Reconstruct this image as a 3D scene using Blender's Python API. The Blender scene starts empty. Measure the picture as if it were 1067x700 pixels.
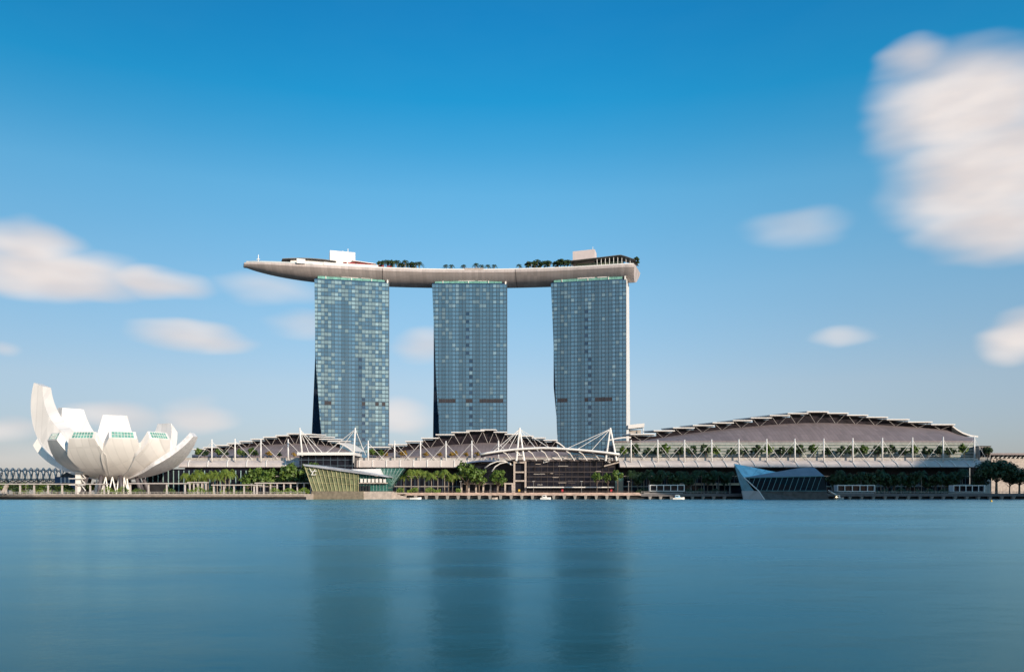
import bpy, math, random
from mathutils import Vector, Matrix
R = math.radians
sc = bpy.context.scene
C = sc.collection
F, PX0, PYH, HC = 900.0, 533.5, 514.5, 3.2     # focal length in photo pixels, principal column, horizon row, eye height

# ------------------------------------------------------------------ camera
cam = bpy.data.cameras.new('camera'); co = bpy.data.objects.new('camera', cam); C.objects.link(co)
co.location = (0, 0, HC); co.rotation_euler = (R(90), 0, 0)
cam.sensor_width = 36; cam.lens = 36*F/1067; cam.shift_y = (PYH-350)/1067
cam.clip_start = 0.5; cam.clip_end = 60000
sc.camera = co
sc.render.resolution_x, sc.render.resolution_y = 1024, 671

# ------------------------------------------------------------------ sky, sun, exposure
SUN_AZ, SUN_EL = 42.0, 17.0     # behind the viewer and to the right, low
sundir = Vector((math.sin(R(SUN_AZ))*math.cos(R(SUN_EL)), -math.cos(R(SUN_AZ))*math.cos(R(SUN_EL)), math.sin(R(SUN_EL))))
sun = bpy.data.lights.new('sun', 'SUN'); sun.energy = 3.6; sun.angle = R(0.5); sun.color = (1.0, 0.83, 0.66)
so = bpy.data.objects.new('sun', sun); C.objects.link(so)
so.location = (120, -500, 400); so.rotation_euler = sundir.to_track_quat('Z', 'Y').to_euler()
sc.view_settings.view_transform = 'Standard'; sc.view_settings.look = 'None'
sc.view_settings.gamma = 1.0; sc.view_settings.exposure = 0.45; sc.view_settings.use_curve_mapping = False
sc.cycles.max_bounces = 6; sc.cycles.glossy_bounces = 4; sc.cycles.diffuse_bounces = 3
sc.cycles.caustics_reflective = False; sc.cycles.caustics_refractive = False
sc.cycles.use_denoising = True

w = bpy.data.worlds.new("World"); sc.world = w; w.use_nodes = True
NT = w.node_tree; NT.nodes.clear()
class G:                                        # tiny node-graph helper
    def __init__(s, nt): s.nt = nt
    def new(s, t, **kw):
        n = s.nt.nodes.new(t)
        for k, v in kw.items(): setattr(n, k, v)
        return n
    def put(s, sock, v):
        if hasattr(v, 'is_output'): s.nt.links.new(v, sock)
        else: sock.default_value = v
    def m(s, op, a, b=0.0, c=0.0, clamp=False):
        n = s.new('ShaderNodeMath', operation=op, use_clamp=clamp)
        for i, v in enumerate((a, b, c)): s.put(n.inputs[i], v)
        return n.outputs[0]
    def mix(s, f, a, b):
        n = s.new('ShaderNodeMix', data_type='RGBA')
        s.put(n.inputs[0], f); s.put(n.inputs[6], a); s.put(n.inputs[7], b)
        return n.outputs[2]
    def step(s, v, lo, hi):
        n = s.new('ShaderNodeMapRange', interpolation_type='SMOOTHSTEP')
        s.put(n.inputs[0], v); s.put(n.inputs[1], lo); s.put(n.inputs[2], hi); s.put(n.inputs[3], 0.0); s.put(n.inputs[4], 1.0)
        return n.outputs[0]
    def noise(s, vec, scale, detail=3.0, rough=0.55):
        n = s.new('ShaderNodeTexNoise'); s.put(n.inputs['Vector'], vec)
        s.put(n.inputs['Scale'], scale); s.put(n.inputs['Detail'], detail); s.put(n.inputs['Roughness'], rough)
        return n
g = G(NT)
sky = g.new('ShaderNodeTexSky', sky_type='NISHITA', sun_disc=False, sun_elevation=R(SUN_EL), altitude=0.0)
sky.sun_rotation = math.atan2(sundir.x, sundir.y)
sky.air_density = 1.0; sky.dust_density = 0.6; sky.ozone_density = 2.2
tc = g.new('ShaderNodeTexCoord'); sx = g.new('ShaderNodeSeparateXYZ'); NT.links.new(tc.outputs['Generated'], sx.inputs[0])
azn = g.m('ARCTAN2', sx.outputs[0], sx.outputs[1]); eln = g.m('ARCSINE', sx.outputs[2])
# clear polarised evening air: a deeper azure aloft, as in the photograph
rp = g.new('ShaderNodeValToRGB'); g.put(rp.inputs[0], g.m('DIVIDE', eln, R(45)))
el_ = rp.color_ramp.elements
stops = [(0,(.76,.74,1.0)),(2.5,(.81,.78,1.0)),(7.1,(1.06,1.0,1.06)),(13.2,(.92,1.22,1.27)),(19,(.62,1.36,1.46)),(21.7,(.29,1.27,1.47)),(24.4,(.05,1.20,1.49)),(29,(.0,1.05,1.46)),(45,(.03,.90,1.25))]
for i, (e_, c_) in enumerate(stops):
    q = el_[i] if i < 2 else el_.new(e_/45)
    if i == 1: q = el_[1]
    q.position = e_/45; q.color = tuple(v/1.5 for v in c_)+(1,)
skym = g.new('ShaderNodeMix', data_type='RGBA', blend_type='MULTIPLY'); skym.inputs[0].default_value = 1.0
NT.links.new(sky.outputs[0], skym.inputs[6]); NT.links.new(rp.outputs[0], skym.inputs[7])
azl = g.m('ADD', .72, g.m('MULTIPLY', g.step(azn, -.60, .16), .28))
skyv = g.new('ShaderNodeVectorMath', operation='SCALE'); NT.links.new(skym.outputs[2], skyv.inputs[0]); NT.links.new(azl, skyv.inputs['Scale'])
cmb = g.new('ShaderNodeCombineXYZ'); NT.links.new(azn, cmb.inputs[0]); g.put(cmb.inputs[1], g.m('MULTIPLY', eln, 3.0))
n1 = g.noise(cmb.outputs[0], 9.0, 2.0, 0.45); n2 = g.noise(cmb.outputs[0], 30.0, 3.0, 0.5)
sn = g.new('ShaderNodeSeparateColor'); NT.links.new(n1.outputs['Color'], sn.inputs[0])
azw = g.m('ADD', azn, g.m('MULTIPLY', g.m('SUBTRACT', sn.outputs[0], 0.5), 0.05))
elw = g.m('ADD', eln, g.m('MULTIPLY', g.m('SUBTRACT', sn.outputs[1], 0.5), 0.034))
def azel(px, py):
    return math.atan((px-PX0)/F), math.atan((PYH-py)/math.hypot(F, px-PX0))
CLOUDS = [  # photo column, row, half width, half height, opacity : drifting cloud banks, given as directions in the sky
 (55,284,115,36,1.1),(35,258,75,32,1.0),(150,296,90,17,.9),(285,303,75,20,.55),(200,352,80,15,.8),(318,340,50,18,.5),
 (440,358,45,21,.65),(418,432,44,24,.75),(118,432,66,19,.72),(205,434,58,20,.75),(0,446,55,20,.7),(5,358,24,9,.5),(30,478,130,24,.45),
 (1012,108,122,66,1.15),(1030,180,125,82,1.15),(1040,236,112,48,1.05),(955,125,72,58,.75),(948,66,52,26,.75),(960,190,62,52,.5),
 (832,236,72,22,.5),(884,350,42,13,.6),(1064,352,58,33,1.0),(800,470,200,22,.2),(1180,150,130,100,1.1),(-120,300,130,45,.9)]
dens = None
for (px, py, rx, ry, op) in CLOUDS:
    a, e = azel(px, py); k = math.cos(a)**2
    dx = g.m('MULTIPLY', g.m('SUBTRACT', azw, a), F/(rx*k)); dy = g.m('MULTIPLY', g.m('SUBTRACT', elw, e), F/(ry*math.cos(a)))
    d = g.m('SUBTRACT', 1.0, g.m('ADD', g.m('MULTIPLY', dx, dx), g.m('MULTIPLY', dy, dy)), clamp=True)
    d = g.m('MULTIPLY', d, op)
    dens = d if dens is None else g.m('SMOOTH_MAX', dens, d, 0.12)
# the rest of the sky, behind the viewer: loose drifting cloud
back = g.step(g.m('MULTIPLY', sx.outputs[1], -1.0), 0.0, 0.35)
bk = g.m('MULTIPLY', g.step(n1.outputs[0], 0.5, 0.68), back)
dens = g.m('MAXIMUM', g.step(dens, 0.0, 1.14), g.m('MULTIPLY', bk, 0.7))
dens = g.m('MULTIPLY', dens, g.m('ADD', 0.88, g.m('MULTIPLY', n2.outputs[0], 0.20)), clamp=True)
dens = g.m('MULTIPLY', dens, 0.97)
ccol = g.mix(g.step(n1.outputs[0], 0.35, 0.65), (3.9, 3.55, 3.45, 1), (4.6, 4.2, 4.0, 1))
fin = g.mix(dens, skyv.outputs[0], ccol)
bg = g.new('ShaderNodeBackground'); bg.inputs[1].default_value = 0.1425
NT.links.new(fin, bg.inputs[0])
out = g.new('ShaderNodeOutputWorld'); NT.links.new(bg.outputs[0], out.inputs[0])
w.cycles.sampling_method = 'MANUAL'; w.cycles.sample_map_resolution = 512

# ------------------------------------------------------------------ materials
MATS = {}
def pm(name, col, rough=0.6, metal=0.0, var=0.12, scale=0.15, ior=1.45, bump=0.0, streak=1.0, coat=0.0):
    """procedural principled material; colour wanders a little with object-space noise"""
    m = bpy.data.materials.new(name); m.use_nodes = True; MATS[name] = m
    h = G(m.node_tree); p = m.node_tree.nodes['Principled BSDF']
    t = h.new('ShaderNodeTexCoord'); mp = h.new('ShaderNodeMapping'); h.put(mp.inputs[0], t.outputs['Object'])
    mp.inputs['Scale'].default_value = (1, 1, streak)
    n = h.noise(mp.outputs[0], scale, 4.0, 0.6)
    lo = tuple(c*(1-var) for c in col)+(1,); hi = tuple(min(1, c*(1+var)) for c in col)+(1,)
    h.put(p.inputs['Base Color'], h.mix(h.step(n.outputs[0], .3, .7), lo, hi))
    p.inputs['Roughness'].default_value = rough; p.inputs['Metallic'].default_value = metal; p.inputs['IOR'].default_value = ior
    p.inputs['Coat Weight'].default_value = coat
    if bump:
        b = h.new('ShaderNodeBump'); b.inputs['Strength'].default_value = bump; h.put(b.inputs['Height'], n.outputs[0]); h.put(p.inputs['Normal'], b.outputs[0])
    return m
def seams(mat, pitch, dark=.82):            # standing seams across a roof, cut by the odd cross joint
    h = G(mat.node_tree); p = mat.node_tree.nodes['Principled BSDF']; t = h.new('ShaderNodeTexCoord'); sp = h.new('ShaderNodeSeparateXYZ'); h.put(sp.inputs[0], t.outputs['Object'])
    fx = h.m('LESS_THAN', h.m('FRACT', h.m('DIVIDE', sp.outputs[0], pitch)), .16); fy = h.m('LESS_THAN', h.m('FRACT', h.m('DIVIDE', sp.outputs[1], pitch*3.1)), .05)
    cell = h.new('ShaderNodeTexWhiteNoise', noise_dimensions='2D'); cb = h.new('ShaderNodeCombineXYZ')
    h.put(cb.inputs[0], h.m('FLOOR', h.m('DIVIDE', sp.outputs[0], pitch))); h.put(cb.inputs[1], h.m('FLOOR', h.m('DIVIDE', sp.outputs[1], pitch*3.1))); h.put(cell.inputs['Vector'], cb.outputs[0])
    k = h.m('MULTIPLY', h.m('SUBTRACT', 1.0, h.m('MULTIPLY', h.m('MAXIMUM', fx, fy), 1-dark)), h.m('ADD', .88, h.m('MULTIPLY', cell.outputs[0], .22)))
    old = p.inputs['Base Color'].links[0].from_socket; n = h.new('ShaderNodeMix', data_type='RGBA', blend_type='MULTIPLY'); n.inputs[0].default_value = 1
    cc = h.new('ShaderNodeCombineXYZ')
    for i in range(3): h.put(cc.inputs[i], k)
    h.put(n.inputs[6], old); h.put(n.inputs[7], cc.outputs[0]); h.put(p.inputs['Base Color'], n.outputs[2])
WHITE = pm('white_steel', (.80,.78,.75), .4, var=.05)
SHELL = pm('white_shell_cladding', (.80,.77,.74), .45, var=.04, scale=.08)
CONC = pm('concrete', (.42,.39,.36), .8, var=.18, scale=.4)
GRAN = pm('pale_granite', (.46,.39,.34), .7, var=.2, scale=.5)
DSTONE = pm('dark_stone', (.075,.073,.072), .7, var=.3, scale=.35)
seams(SHELL, 4.2, .93)
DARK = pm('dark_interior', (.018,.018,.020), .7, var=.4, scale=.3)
DGLASS = pm('dark_glass', (.012,.013,.020), .10, var=.5, scale=.25, ior=1.22)
ROOFM = pm('zinc_roof', (.235,.19,.19), .55, var=.07, scale=.06)
seams(ROOFM, 2.6)
PANEL = pm('roof_panel_white', (.72,.69,.66), .5, var=.05)
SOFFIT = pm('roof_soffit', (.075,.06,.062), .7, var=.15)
CANOPY = pm('canopy_fabric', (.55,.49,.465), .5, var=.09, scale=.15)

ALU = pm('hull_aluminium', (.48,.42,.40), .5, 0.0, var=.07, scale=.05)
seams(ALU, 3.0, .9)
CROWNG = pm('crown_green_glass', (.17,.39,.33), .12, var=.25, scale=.4, ior=1.6)
GGLASS = pm('green_glass', (.045,.15,.125), .12, var=.25, scale=.4, ior=1.6)
BGLASS = pm('blue_glass', (.42,.72,.82), .10, var=.18, scale=.2, ior=1.7)  # blue glass; bright sky reflection is put into its base colour
YGLASS = pm('yellow_green_glass', (.22,.245,.14), .15, var=.3, scale=.3, ior=1.5)  # even yellow-green tint of the pavilion and club glazing
BARK = pm('bark', (.17,.13,.10), .9, var=.25, scale=1.2)
PBARK = pm('palm_bark', (.30,.25,.20), .9, var=.2, scale=1.2)
REDM = pm('red_canvas', (.55,.03,.04), .7)
YEL = pm('yellow_sign', (.8,.5,.05), .6)
def leafmat(name, a, b):
    m = bpy.data.materials.new(name); m.use_nodes = True; h = G(m.node_tree); p = m.node_tree.nodes['Principled BSDF']
    t = h.new('ShaderNodeTexCoord'); n = h.noise(t.outputs['Object'], .9, 3.0); ge = h.new('ShaderNodeNewGeometry')
    f = h.m('ADD', h.m('MULTIPLY', h.step(n.outputs[0], .35, .65), .6), h.m('MULTIPLY', ge.outputs['Random Per Island'], .4))
    h.put(p.inputs['Base Color'], h.mix(f, a+(1,), b+(1,)))
    p.inputs['Roughness'].default_value = .55
    return m
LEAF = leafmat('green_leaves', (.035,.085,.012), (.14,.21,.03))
LEAFD = leafmat('dark_leaves', (.014,.035,.010), (.05,.085,.02))  # dark foliage copy; the quay's shade is partly put into this colour
LEAFP = leafmat('palm_leaves', (.06,.12,.015), (.22,.27,.04))
LEAFO = leafmat('orange_leaves', (.22,.13,.02), (.40,.25,.04))
HEDGE = leafmat('hedge_leaves', (.08,.15,.015), (.22,.30,.03))

def tower_glass(name, col, rough, ior):
    m = bpy.data.materials.new(name); m.use_nodes = True; h = G(m.node_tree); p = m.node_tree.nodes['Principled BSDF']
    ge = h.new('ShaderNodeNewGeometry')
    k = ge.outputs['Random Per Island']
    lo = tuple(c*.72 for c in col)+(1,); hi = tuple(c*1.25 for c in col)+(1,)
    h.put(p.inputs['Base Color'], h.mix(k, lo, hi)); p.inputs['Roughness'].default_value = rough; p.inputs['IOR'].default_value = ior
    return m
TG = tower_glass('tower_glass', (.080,.175,.268), .08, 1.56)
TC = tower_glass('tower_painted_reflection', (.21,.325,.375), .12, 1.56)  # pale panes: sky reflection put into the glass colour
TC2 = tower_glass('tower_dim_painted_reflection', (.16,.265,.335), .1, 1.56)  # dimmer painted reflection for the other two towers
TS = tower_glass('tower_spandrel', (.058,.115,.165), .2, 1.6)
TD = pm('tower_louvre', (.032,.030,.038), .6)
TF = pm('tower_mullion', (.07,.10,.13), .4, 0.0)
TLEG = pm('tower_leg_glass', (.025,.062,.12), .08, ior=1.5, var=.2)

# ------------------------------------------------------------------ mesh helpers
OFF = {}                                        # world place of every root (parts keep their vertices relative to it)
def P(px, py, Y): return Vector(((px-PX0)/F*Y, Y, HC+(PYH-py)/F*Y))
def PX(px, Y): return (px-PX0)/F*Y
def PZ(py, Y): return HC+(PYH-py)/F*Y
class MB:
    def __init__(s): s.v = []; s.f = []; s.mi = []; s.mats = []
    def idx(s, mat):
        if mat not in s.mats: s.mats.append(mat)
        return s.mats.index(mat)
    def poly(s, pts, mat=None):
        b = len(s.v); s.v += [Vector(p) for p in pts]; s.f.append(tuple(range(b, b+len(pts)))); s.mi.append(s.idx(mat))
        return s
    def hexa(s, p, mat=None):                   # p: 4 lower + 4 upper corners, ccw from above
        b = len(s.v); s.v += [Vector(q) for q in p]; i = s.idx(mat)
        for f in ((3,2,1,0),(4,5,6,7),(0,1,5,4),(1,2,6,5),(2,3,7,6),(3,0,4,7)):
            s.f.append(tuple(b+k for k in f)); s.mi.append(i)
        return s
    def box(s, x0, x1, y0, y1, z0, z1, mat=None):
        return s.hexa([(x0,y0,z0),(x1,y0,z0),(x1,y1,z0),(x0,y1,z0),(x0,y0,z1),(x1,y0,z1),(x1,y1,z1),(x0,y1,z1)], mat)
    def prism(s, front, back, mat=None):        # two matching outlines joined
        n = len(front); b = len(s.v); s.v += [Vector(p) for p in front]+[Vector(p) for p in back]; i = s.idx(mat)
        s.f.append(tuple(range(b, b+n))); s.f.append(tuple(range(b+2*n-1, b+n-1, -1))); s.mi += [i, i]
        for k in range(n):
            l = (k+1) % n; s.f.append((b+l, b+k, b+n+k, b+n+l)); s.mi.append(i)
        return s
    def tube(s, pts, r, mat=None, n=6, r1=None):
        pts = [Vector(p) for p in pts]; b = len(s.v); i = s.idx(mat); L = len(pts)
        for k, p in enumerate(pts):
            d = (pts[min(k+1, L-1)]-pts[max(k-1, 0)]).normalized()
            u = d.cross(Vector((0,0,1)) if abs(d.z) < .9 else Vector((1,0,0))).normalized(); v = d.cross(u)
            rr = r if r1 is None else r+(r1-r)*k/max(1, L-1)
            for q in range(n):
                a = 2*math.pi*q/n; s.v.append(p+u*rr*math.cos(a)+v*rr*math.sin(a))
        for k in range(L-1):
            for q in range(n):
                s.f.append((b+k*n+q, b+k*n+(q+1) % n, b+(k+1)*n+(q+1) % n, b+(k+1)*n+q)); s.mi.append(i)
        s.f.append(tuple(b+q for q in range(n-1, -1, -1))); s.f.append(tuple(b+(L-1)*n+q for q in range(n))); s.mi += [i, i]
        return s
    def grid(s, rows, mat=None, close=False):
        b = len(s.v); n = len(rows[0]); i = s.idx(mat)
        for r in rows: s.v += [Vector(p) for p in r]
        for k in range(len(rows)-1):
            for q in range(n if close else n-1):
                l = (q+1) % n; s.f.append((b+k*n+q, b+k*n+l, b+(k+1)*n+l, b+(k+1)*n+q)); s.mi.append(i)
        return s
    def build(s, name, mat=None, parent=None, smooth=False, loc=None):
        o0 = OFF[parent] if parent is not None else Vector(loc if loc is not None else (0,0,0))
        me = bpy.data.meshes.new(name); me.from_pydata([p-o0 for p in s.v], [], s.f)
        for m in s.mats: me.materials.append(m if m is not None else mat)
        if len(s.mats) > 1: me.polygons.foreach_set('material_index', s.mi)
        if smooth: me.polygons.foreach_set('use_smooth', [True]*len(s.f))
        me.update()
        import bmesh
        bm = bmesh.new(); bm.from_mesh(me); bmesh.ops.recalc_face_normals(bm, faces=bm.faces); bm.to_mesh(me); bm.free()
        o = bpy.data.objects.new(name, me); C.objects.link(o)
        if parent is not None: o.parent = parent
        else: o.location = o0
        OFF[o] = o0
        return o
def tag(o, label=None, cat=None, group=None, kind=None):
    if label: o['label'] = label
    if cat: o['category'] = cat
    if group: o['group'] = group
    if kind: o['kind'] = kind
    return o
def thing(name, loc, label, cat, group=None):
    o = bpy.data.objects.new(name, None); C.objects.link(o); o.location = loc; o.empty_display_size = 1
    OFF[o] = Vector(loc)
    return tag(o, label, cat, group)
def dup(root, loc, rot=0, s=1.0, label=None, group=None):
    r = root.copy(); C.objects.link(r); r.location = loc; r.rotation_euler = (0,0,rot); r.scale = (s,)*3 if not isinstance(s, tuple) else s
    if label: r['label'] = label
    if group: r['group'] = group
    for ch in list(root.children):
        c = ch.copy(); C.objects.link(c); c.parent = r
        for gg in list(ch.children):
            d = gg.copy(); C.objects.link(d); d.parent = c
    return r
ORD = 'first second third fourth fifth sixth seventh eighth ninth tenth eleventh twelfth thirteenth fourteenth fifteenth sixteenth seventeenth eighteenth nineteenth twentieth'.split()
def nth(i): return ORD[i] if i < 20 else 'twenty-'+ORD[i-20]
rnd = random.Random(4)

# ------------------------------------------------------------------ water and land
m = bpy.data.materials.new('bay_water'); m.use_nodes = True; h = G(m.node_tree); p = m.node_tree.nodes['Principled BSDF']
t = h.new('ShaderNodeTexCoord')
def wn(sx_, sy_, sc_, det):
    mp = h.new('ShaderNodeMapping'); h.put(mp.inputs[0], t.outputs['Object']); mp.inputs['Scale'].default_value = (sx_, sy_, 1)
    return h.noise(mp.outputs[0], sc_, det, .6).outputs[0]
fine = wn(.8, 1.1, 1.2, 4.0); mid = wn(.5, 1.0, .12, 3.0); big = wn(.30, 1.0, .03, 4.0)
hgt = h.m('ADD', h.m('MULTIPLY', fine, .10), h.m('MULTIPLY', mid, .5))
b = h.new('ShaderNodeBump'); b.inputs['Strength'].default_value = .20; b.inputs['Distance'].default_value = 1.0
h.put(b.inputs['Height'], hgt); h.put(p.inputs['Normal'], b.outputs[0])
df = h.new('ShaderNodeBsdfDiffuse'); gl = h.new('ShaderNodeBsdfGlossy'); frn = h.new('ShaderNodeFresnel'); frn.inputs[0].default_value = 1.33
h.put(df.inputs[0], h.mix(h.step(big, .3, .7), (.001,.052,.058,1), (.002,.072,.080,1))); h.put(df.inputs['Normal'], b.outputs[0]); h.put(gl.inputs['Normal'], b.outputs[0])
gl.inputs[0].default_value = (.54,.86,.94,1)
h.put(gl.inputs['Roughness'], h.m('ADD', .19, h.m('ADD', h.m('MULTIPLY', h.step(mid, .35, .65), .05), h.m('MULTIPLY', h.step(big, .3, .7), .07))))
ms = h.new('ShaderNodeMixShader'); h.put(ms.inputs[0], h.m('MULTIPLY', frn.outputs[0], .86)); m.node_tree.links.new(df.outputs[0], ms.inputs[1]); m.node_tree.links.new(gl.outputs[0], ms.inputs[2])
m.node_tree.links.new(ms.outputs[0], m.node_tree.nodes['Material Output'].inputs[0]); m.node_tree.nodes.remove(p)
WATER = m
tag(MB().poly([(-9000,-3000,0),(9000,-3000,0),(9000,14000,0),(-9000,14000,0)]).build('water', WATER), kind='structure')
LAND = pm('land_ground', (.16,.15,.12), .9, var=.25, scale=.02)
mb = MB(); xs = [(-9000,760),(-520,640),(-300,620),(-215,560),(-60,556),(400,556),(9000,600)]
mb.prism([(x,y,2.6) for x,y in xs]+[(9000,13000,2.6),(-9000,13000,2.6)], [(x,y,-3) for x,y in xs]+[(9000,13000,-3),(-9000,13000,-3)])
tag(mb.build('ground', LAND), kind='structure')

# waterfront decks on piles
def deck(name, pxs, Ys, zt, lip, pile_px, mat=GRAN, steps=True, back=60):
    """a quay: slab with a fascia, a lower step, dark under-croft and pile heads"""
    mb = MB(); n = 24; xs = []
    for i in range(n+1):
        f = i/n; px = pxs[0]+(pxs[1]-pxs[0])*f; j = f*(len(Ys)-1); a = min(int(j), len(Ys)-2); Y = Ys[a]+(Ys[a+1]-Ys[a])*(j-a)
        xs.append((PX(px, Y), Y))
    prof = [(back, zt), (6.0, zt), (6.0, zt-.5), (3.5, zt-.5), (3.5, zt-1.0), (0, zt-1.0), (0, zt-1.0-lip), (2.0, zt-1.05-lip), (2.0,-2)] if steps else [(back, zt), (0, zt), (0, zt-lip), (1.2, zt-lip), (1.2, zt-lip-.9), (2.6, zt-lip-.9), (2.6,-2)]
    for k in range(len(prof)-1):
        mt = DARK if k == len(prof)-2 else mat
        mb.grid([[(x, y+prof[k][0], prof[k][1]) for x, y in xs], [(x, y+prof[k+1][0], prof[k+1][1]) for x, y in xs]], mt)
    for e in (xs[0], xs[-1]): mb.poly([(e[0], e[1]+a, z) for a, z in prof]+[(e[0], e[1]+back, -2)], mat)
    o = tag(mb.build(name, mat), kind='structure')
    return o, xs
deck('promenade', (-60, 318), (520, 503, 500, 500, 503), 3.3, .8, 18, steps=False, back=70)
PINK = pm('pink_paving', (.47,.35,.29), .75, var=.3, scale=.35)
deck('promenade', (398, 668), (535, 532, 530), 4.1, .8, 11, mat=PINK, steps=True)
DGR = pm('shade_darkened_granite', (.15,.14,.14), .7, var=.2, scale=.5)  # granite lowered so the quay's shade sits in its colour
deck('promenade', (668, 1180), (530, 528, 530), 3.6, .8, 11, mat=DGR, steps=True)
deck('promenade', (300, 400), (545, 543), 3.0, .8, 11, mat=DGR, steps=False)
def piles(px0, px1, stp, Y, zt, lab, gname):
    n = int((px1-px0)/stp)
    for i in range(n):
        x = PX(px0+(i+.5)*stp, Y); mb = MB()
        mb.hexa([(x-.2,Y+1.6,-1.5),(x+.2,Y+1.6,-1.5),(x+.2,Y+2.6,-1.5),(x-.2,Y+2.6,-1.5),(x-1.0,Y+.25,zt),(x+1.0,Y+.25,zt),(x+1.0,Y+2.9,zt),(x-1.0,Y+2.9,zt)])
        tag(mb.build('pile', CONC, loc=(x,Y+1.5,-1.5)), lab % nth(i) if '%' in lab else lab, 'pile', gname)
piles(405, 665, 11.1, 529.2, 2.2, 'pale wedge-shaped pile head under the sunlit central quay, %s from the glass pavilion', 'pile heads under the central quay')
piles(672, 764, 11.1, 528, 1.7, 'grey pile head under the shaded quay, %s from where the sunlight ends', 'pile heads under the shaded quay')
piles(868, 1067, 12.2, 527.5, 1.7, 'grey pile head under the dark eastern quay, %s from the blue crystal pavilion', 'pile heads under the dark quay')

# ------------------------------------------------------------------ hotel towers
AC, AR = Vector((-38, 286)), 525.0
def tower(name, cxpx, yaw, tops, left_pts, right_px, leg, sheen_odds, label, louv, endwall=None, crown=None, seed=1):
    rg = random.Random(seed); ps = R(yaw); k = (cxpx-PX0)/F
    # centre of the front face on the arc, 12 m in front of the arc line
    th = -ps; rr = AR-12
    Cx, Cy = AC.x+rr*math.sin(th), AC.y+rr*math.cos(th)
    U = Vector((math.cos(ps), math.sin(ps), 0)); N = Vector((-math.sin(ps), math.cos(ps), 0))
    def W(u, d, z): return Vector((Cx, Cy, 0))+U*u+N*d+Vector((0,0,z))
    def uof(px, d=0):
        kk = (px-PX0)/F; bx, by = Cx+N.x*d, Cy+N.y*d
        return (kk*by-bx)/(U.x-kk*U.y)
    def zof(py): return HC+(PYH-py)/F*Cy
    def lerp(pts, py):
        for (a, x), (b_, y) in zip(pts, pts[1:]):
            if py <= b_ or (b_, y) == pts[-1]: return x+(y-x)*max(-1, min(1.6, (py-a)/(b_-a)))
    def pyof(z): return PYH-(z-HC)*F/Cy
    ul = lambda z: uof(lerp(left_pts, pyof(z)))
    ur = uof(right_px); zt = zof(tops)
    root = thing(name, W(0, 12, 2.6), label, 'tower', 'hotel towers under the sky park')
    # body behind the glass: front slab, straight to the ground
    mb = MB()
    zs = [2.6, 40, 70, 100, 126, 160, zt]
    for a, b_ in zip(zs, zs[1:]):
        mb.hexa([W(ul(a)+.2,.4,a),W(ur-.1,.4,a),W(ur-.1,13,a),W(ul(a)+.2,13,a),W(ul(b_)+.2,.4,b_),W(ur-.1,.4,b_),W(ur-.1,13,b_),W(ul(b_)+.2,13,b_)])
    mb.build('front_slab', TLEG, root)
    # rear slab that splays away from the front one below the split
    zsplit, legpx, dback = leg
    rows = []
    for z in (2.6, 20, 40, 60, 80, 100, zsplit, 150, zt):
        f = max(0, (zsplit-z)/(zsplit-2.6)); d = 13.2+f**1.3*dback
        u0 = ul(zt)+.5+(uof(legpx, 13.2+.75*dback)-ul(zt))*min(1, f/.75)**1.1
        rows.append([W(u0,d,z), W(ur-.4,d,z), W(ur-.4,d+12,z), W(u0,d+12,z)])
    mb = MB(); mb.grid(rows, None, True); mb.poly(rows[0]); mb.poly(rows[-1])
    mb.build('rear_slab', TLEG, root)
    # storeys of glass wall, each a band of slightly uneven panes
    fh = 3.58; z = 40.0; cell = (ur-uof(left_pts[0][1]))/22.0; nst = int((zt-1.2-40)/fh); fh = (zt-1.2-40)/nst
    for s in range(nst):
        z0 = 40+s*fh; z1 = z0+fh; mb = MB(); vf = s/nst
        c = 0; u1 = ur
        ll = max(ul(z0), ul(z1))
        while u1 > ll+.3:
            u0 = u1-cell; a0 = max(u0, ul(z0)) ; a1 = max(u0, ul(z1)); uf = 1-(u1-cell/2-ll)/(ur-ll)   # 0 at right edge .. 1 at left
            uf = 1-uf
            lv = any(l0 <= uf <= l1 and abs(pyof(z0+fh/2)-lp) < 2.0 for (l0, l1, lp) in louv)
            slot = .452 <= uf <= .50 and .12 < vf < .86 and name and seed > 1 or seed == 1 and .60 <= uf <= .64 and .05 < vf < .55
            kind = TD if lv else TLEG if slot and s % 2 else (TC if seed == 1 else TC2) if rg.random() < sheen_odds(uf, vf, rg) else TG
            t1, t2, t3 = (rg.uniform(-.035,.035) for _ in range(3))
            zs0 = z0+.75
            mb.poly([W(a0+.07,0+t1,zs0+.03),W(u1-.07,0+t2,zs0+.03),W(u1-.07,0+t3,z1-.10),W(a1+.07,0+t1+t3-t2,z1-.10)], kind)
            mb.poly([W(a0+.05,.05,z0+.02),W(u1-.05,.05,z0+.02),W(u1-.05,.05,zs0-.06),W(a0+.05,.05,zs0-.06)], TD if lv else TS)
            mb.hexa([W(u1-.07,-.28,z0),W(u1+.07,-.28,z0),W(u1+.07,.3,z0),W(u1-.07,.3,z0),W(u1-.07,-.28,z1),W(u1+.07,-.28,z1),W(u1+.07,.3,z1),W(u1-.07,.3,z1)], TF)
            u1 = u0; c += 1
        mb.hexa([W(ul(z0),-.12,z0-.09),W(ur,-.12,z0-.09),W(ur,.3,z0-.09),W(ul(z0),.3,z0-.09),W(ul(z0),-.12,z0+.09),W(ur,-.12,z0+.09),W(ur,.3,z0+.09),W(ul(z0),.3,z0+.09)], TF)
        mb.build('storey', TG, root)
    # lower glazing behind the mall roofs
    mb = MB(); mb.poly([W(ul(2.6),0,2.6),W(ur,0,2.6),W(ur,0,39.8),W(ul(40),0,39.8)]); mb.build('base_glazing', TG, root)
    mb = MB()
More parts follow.
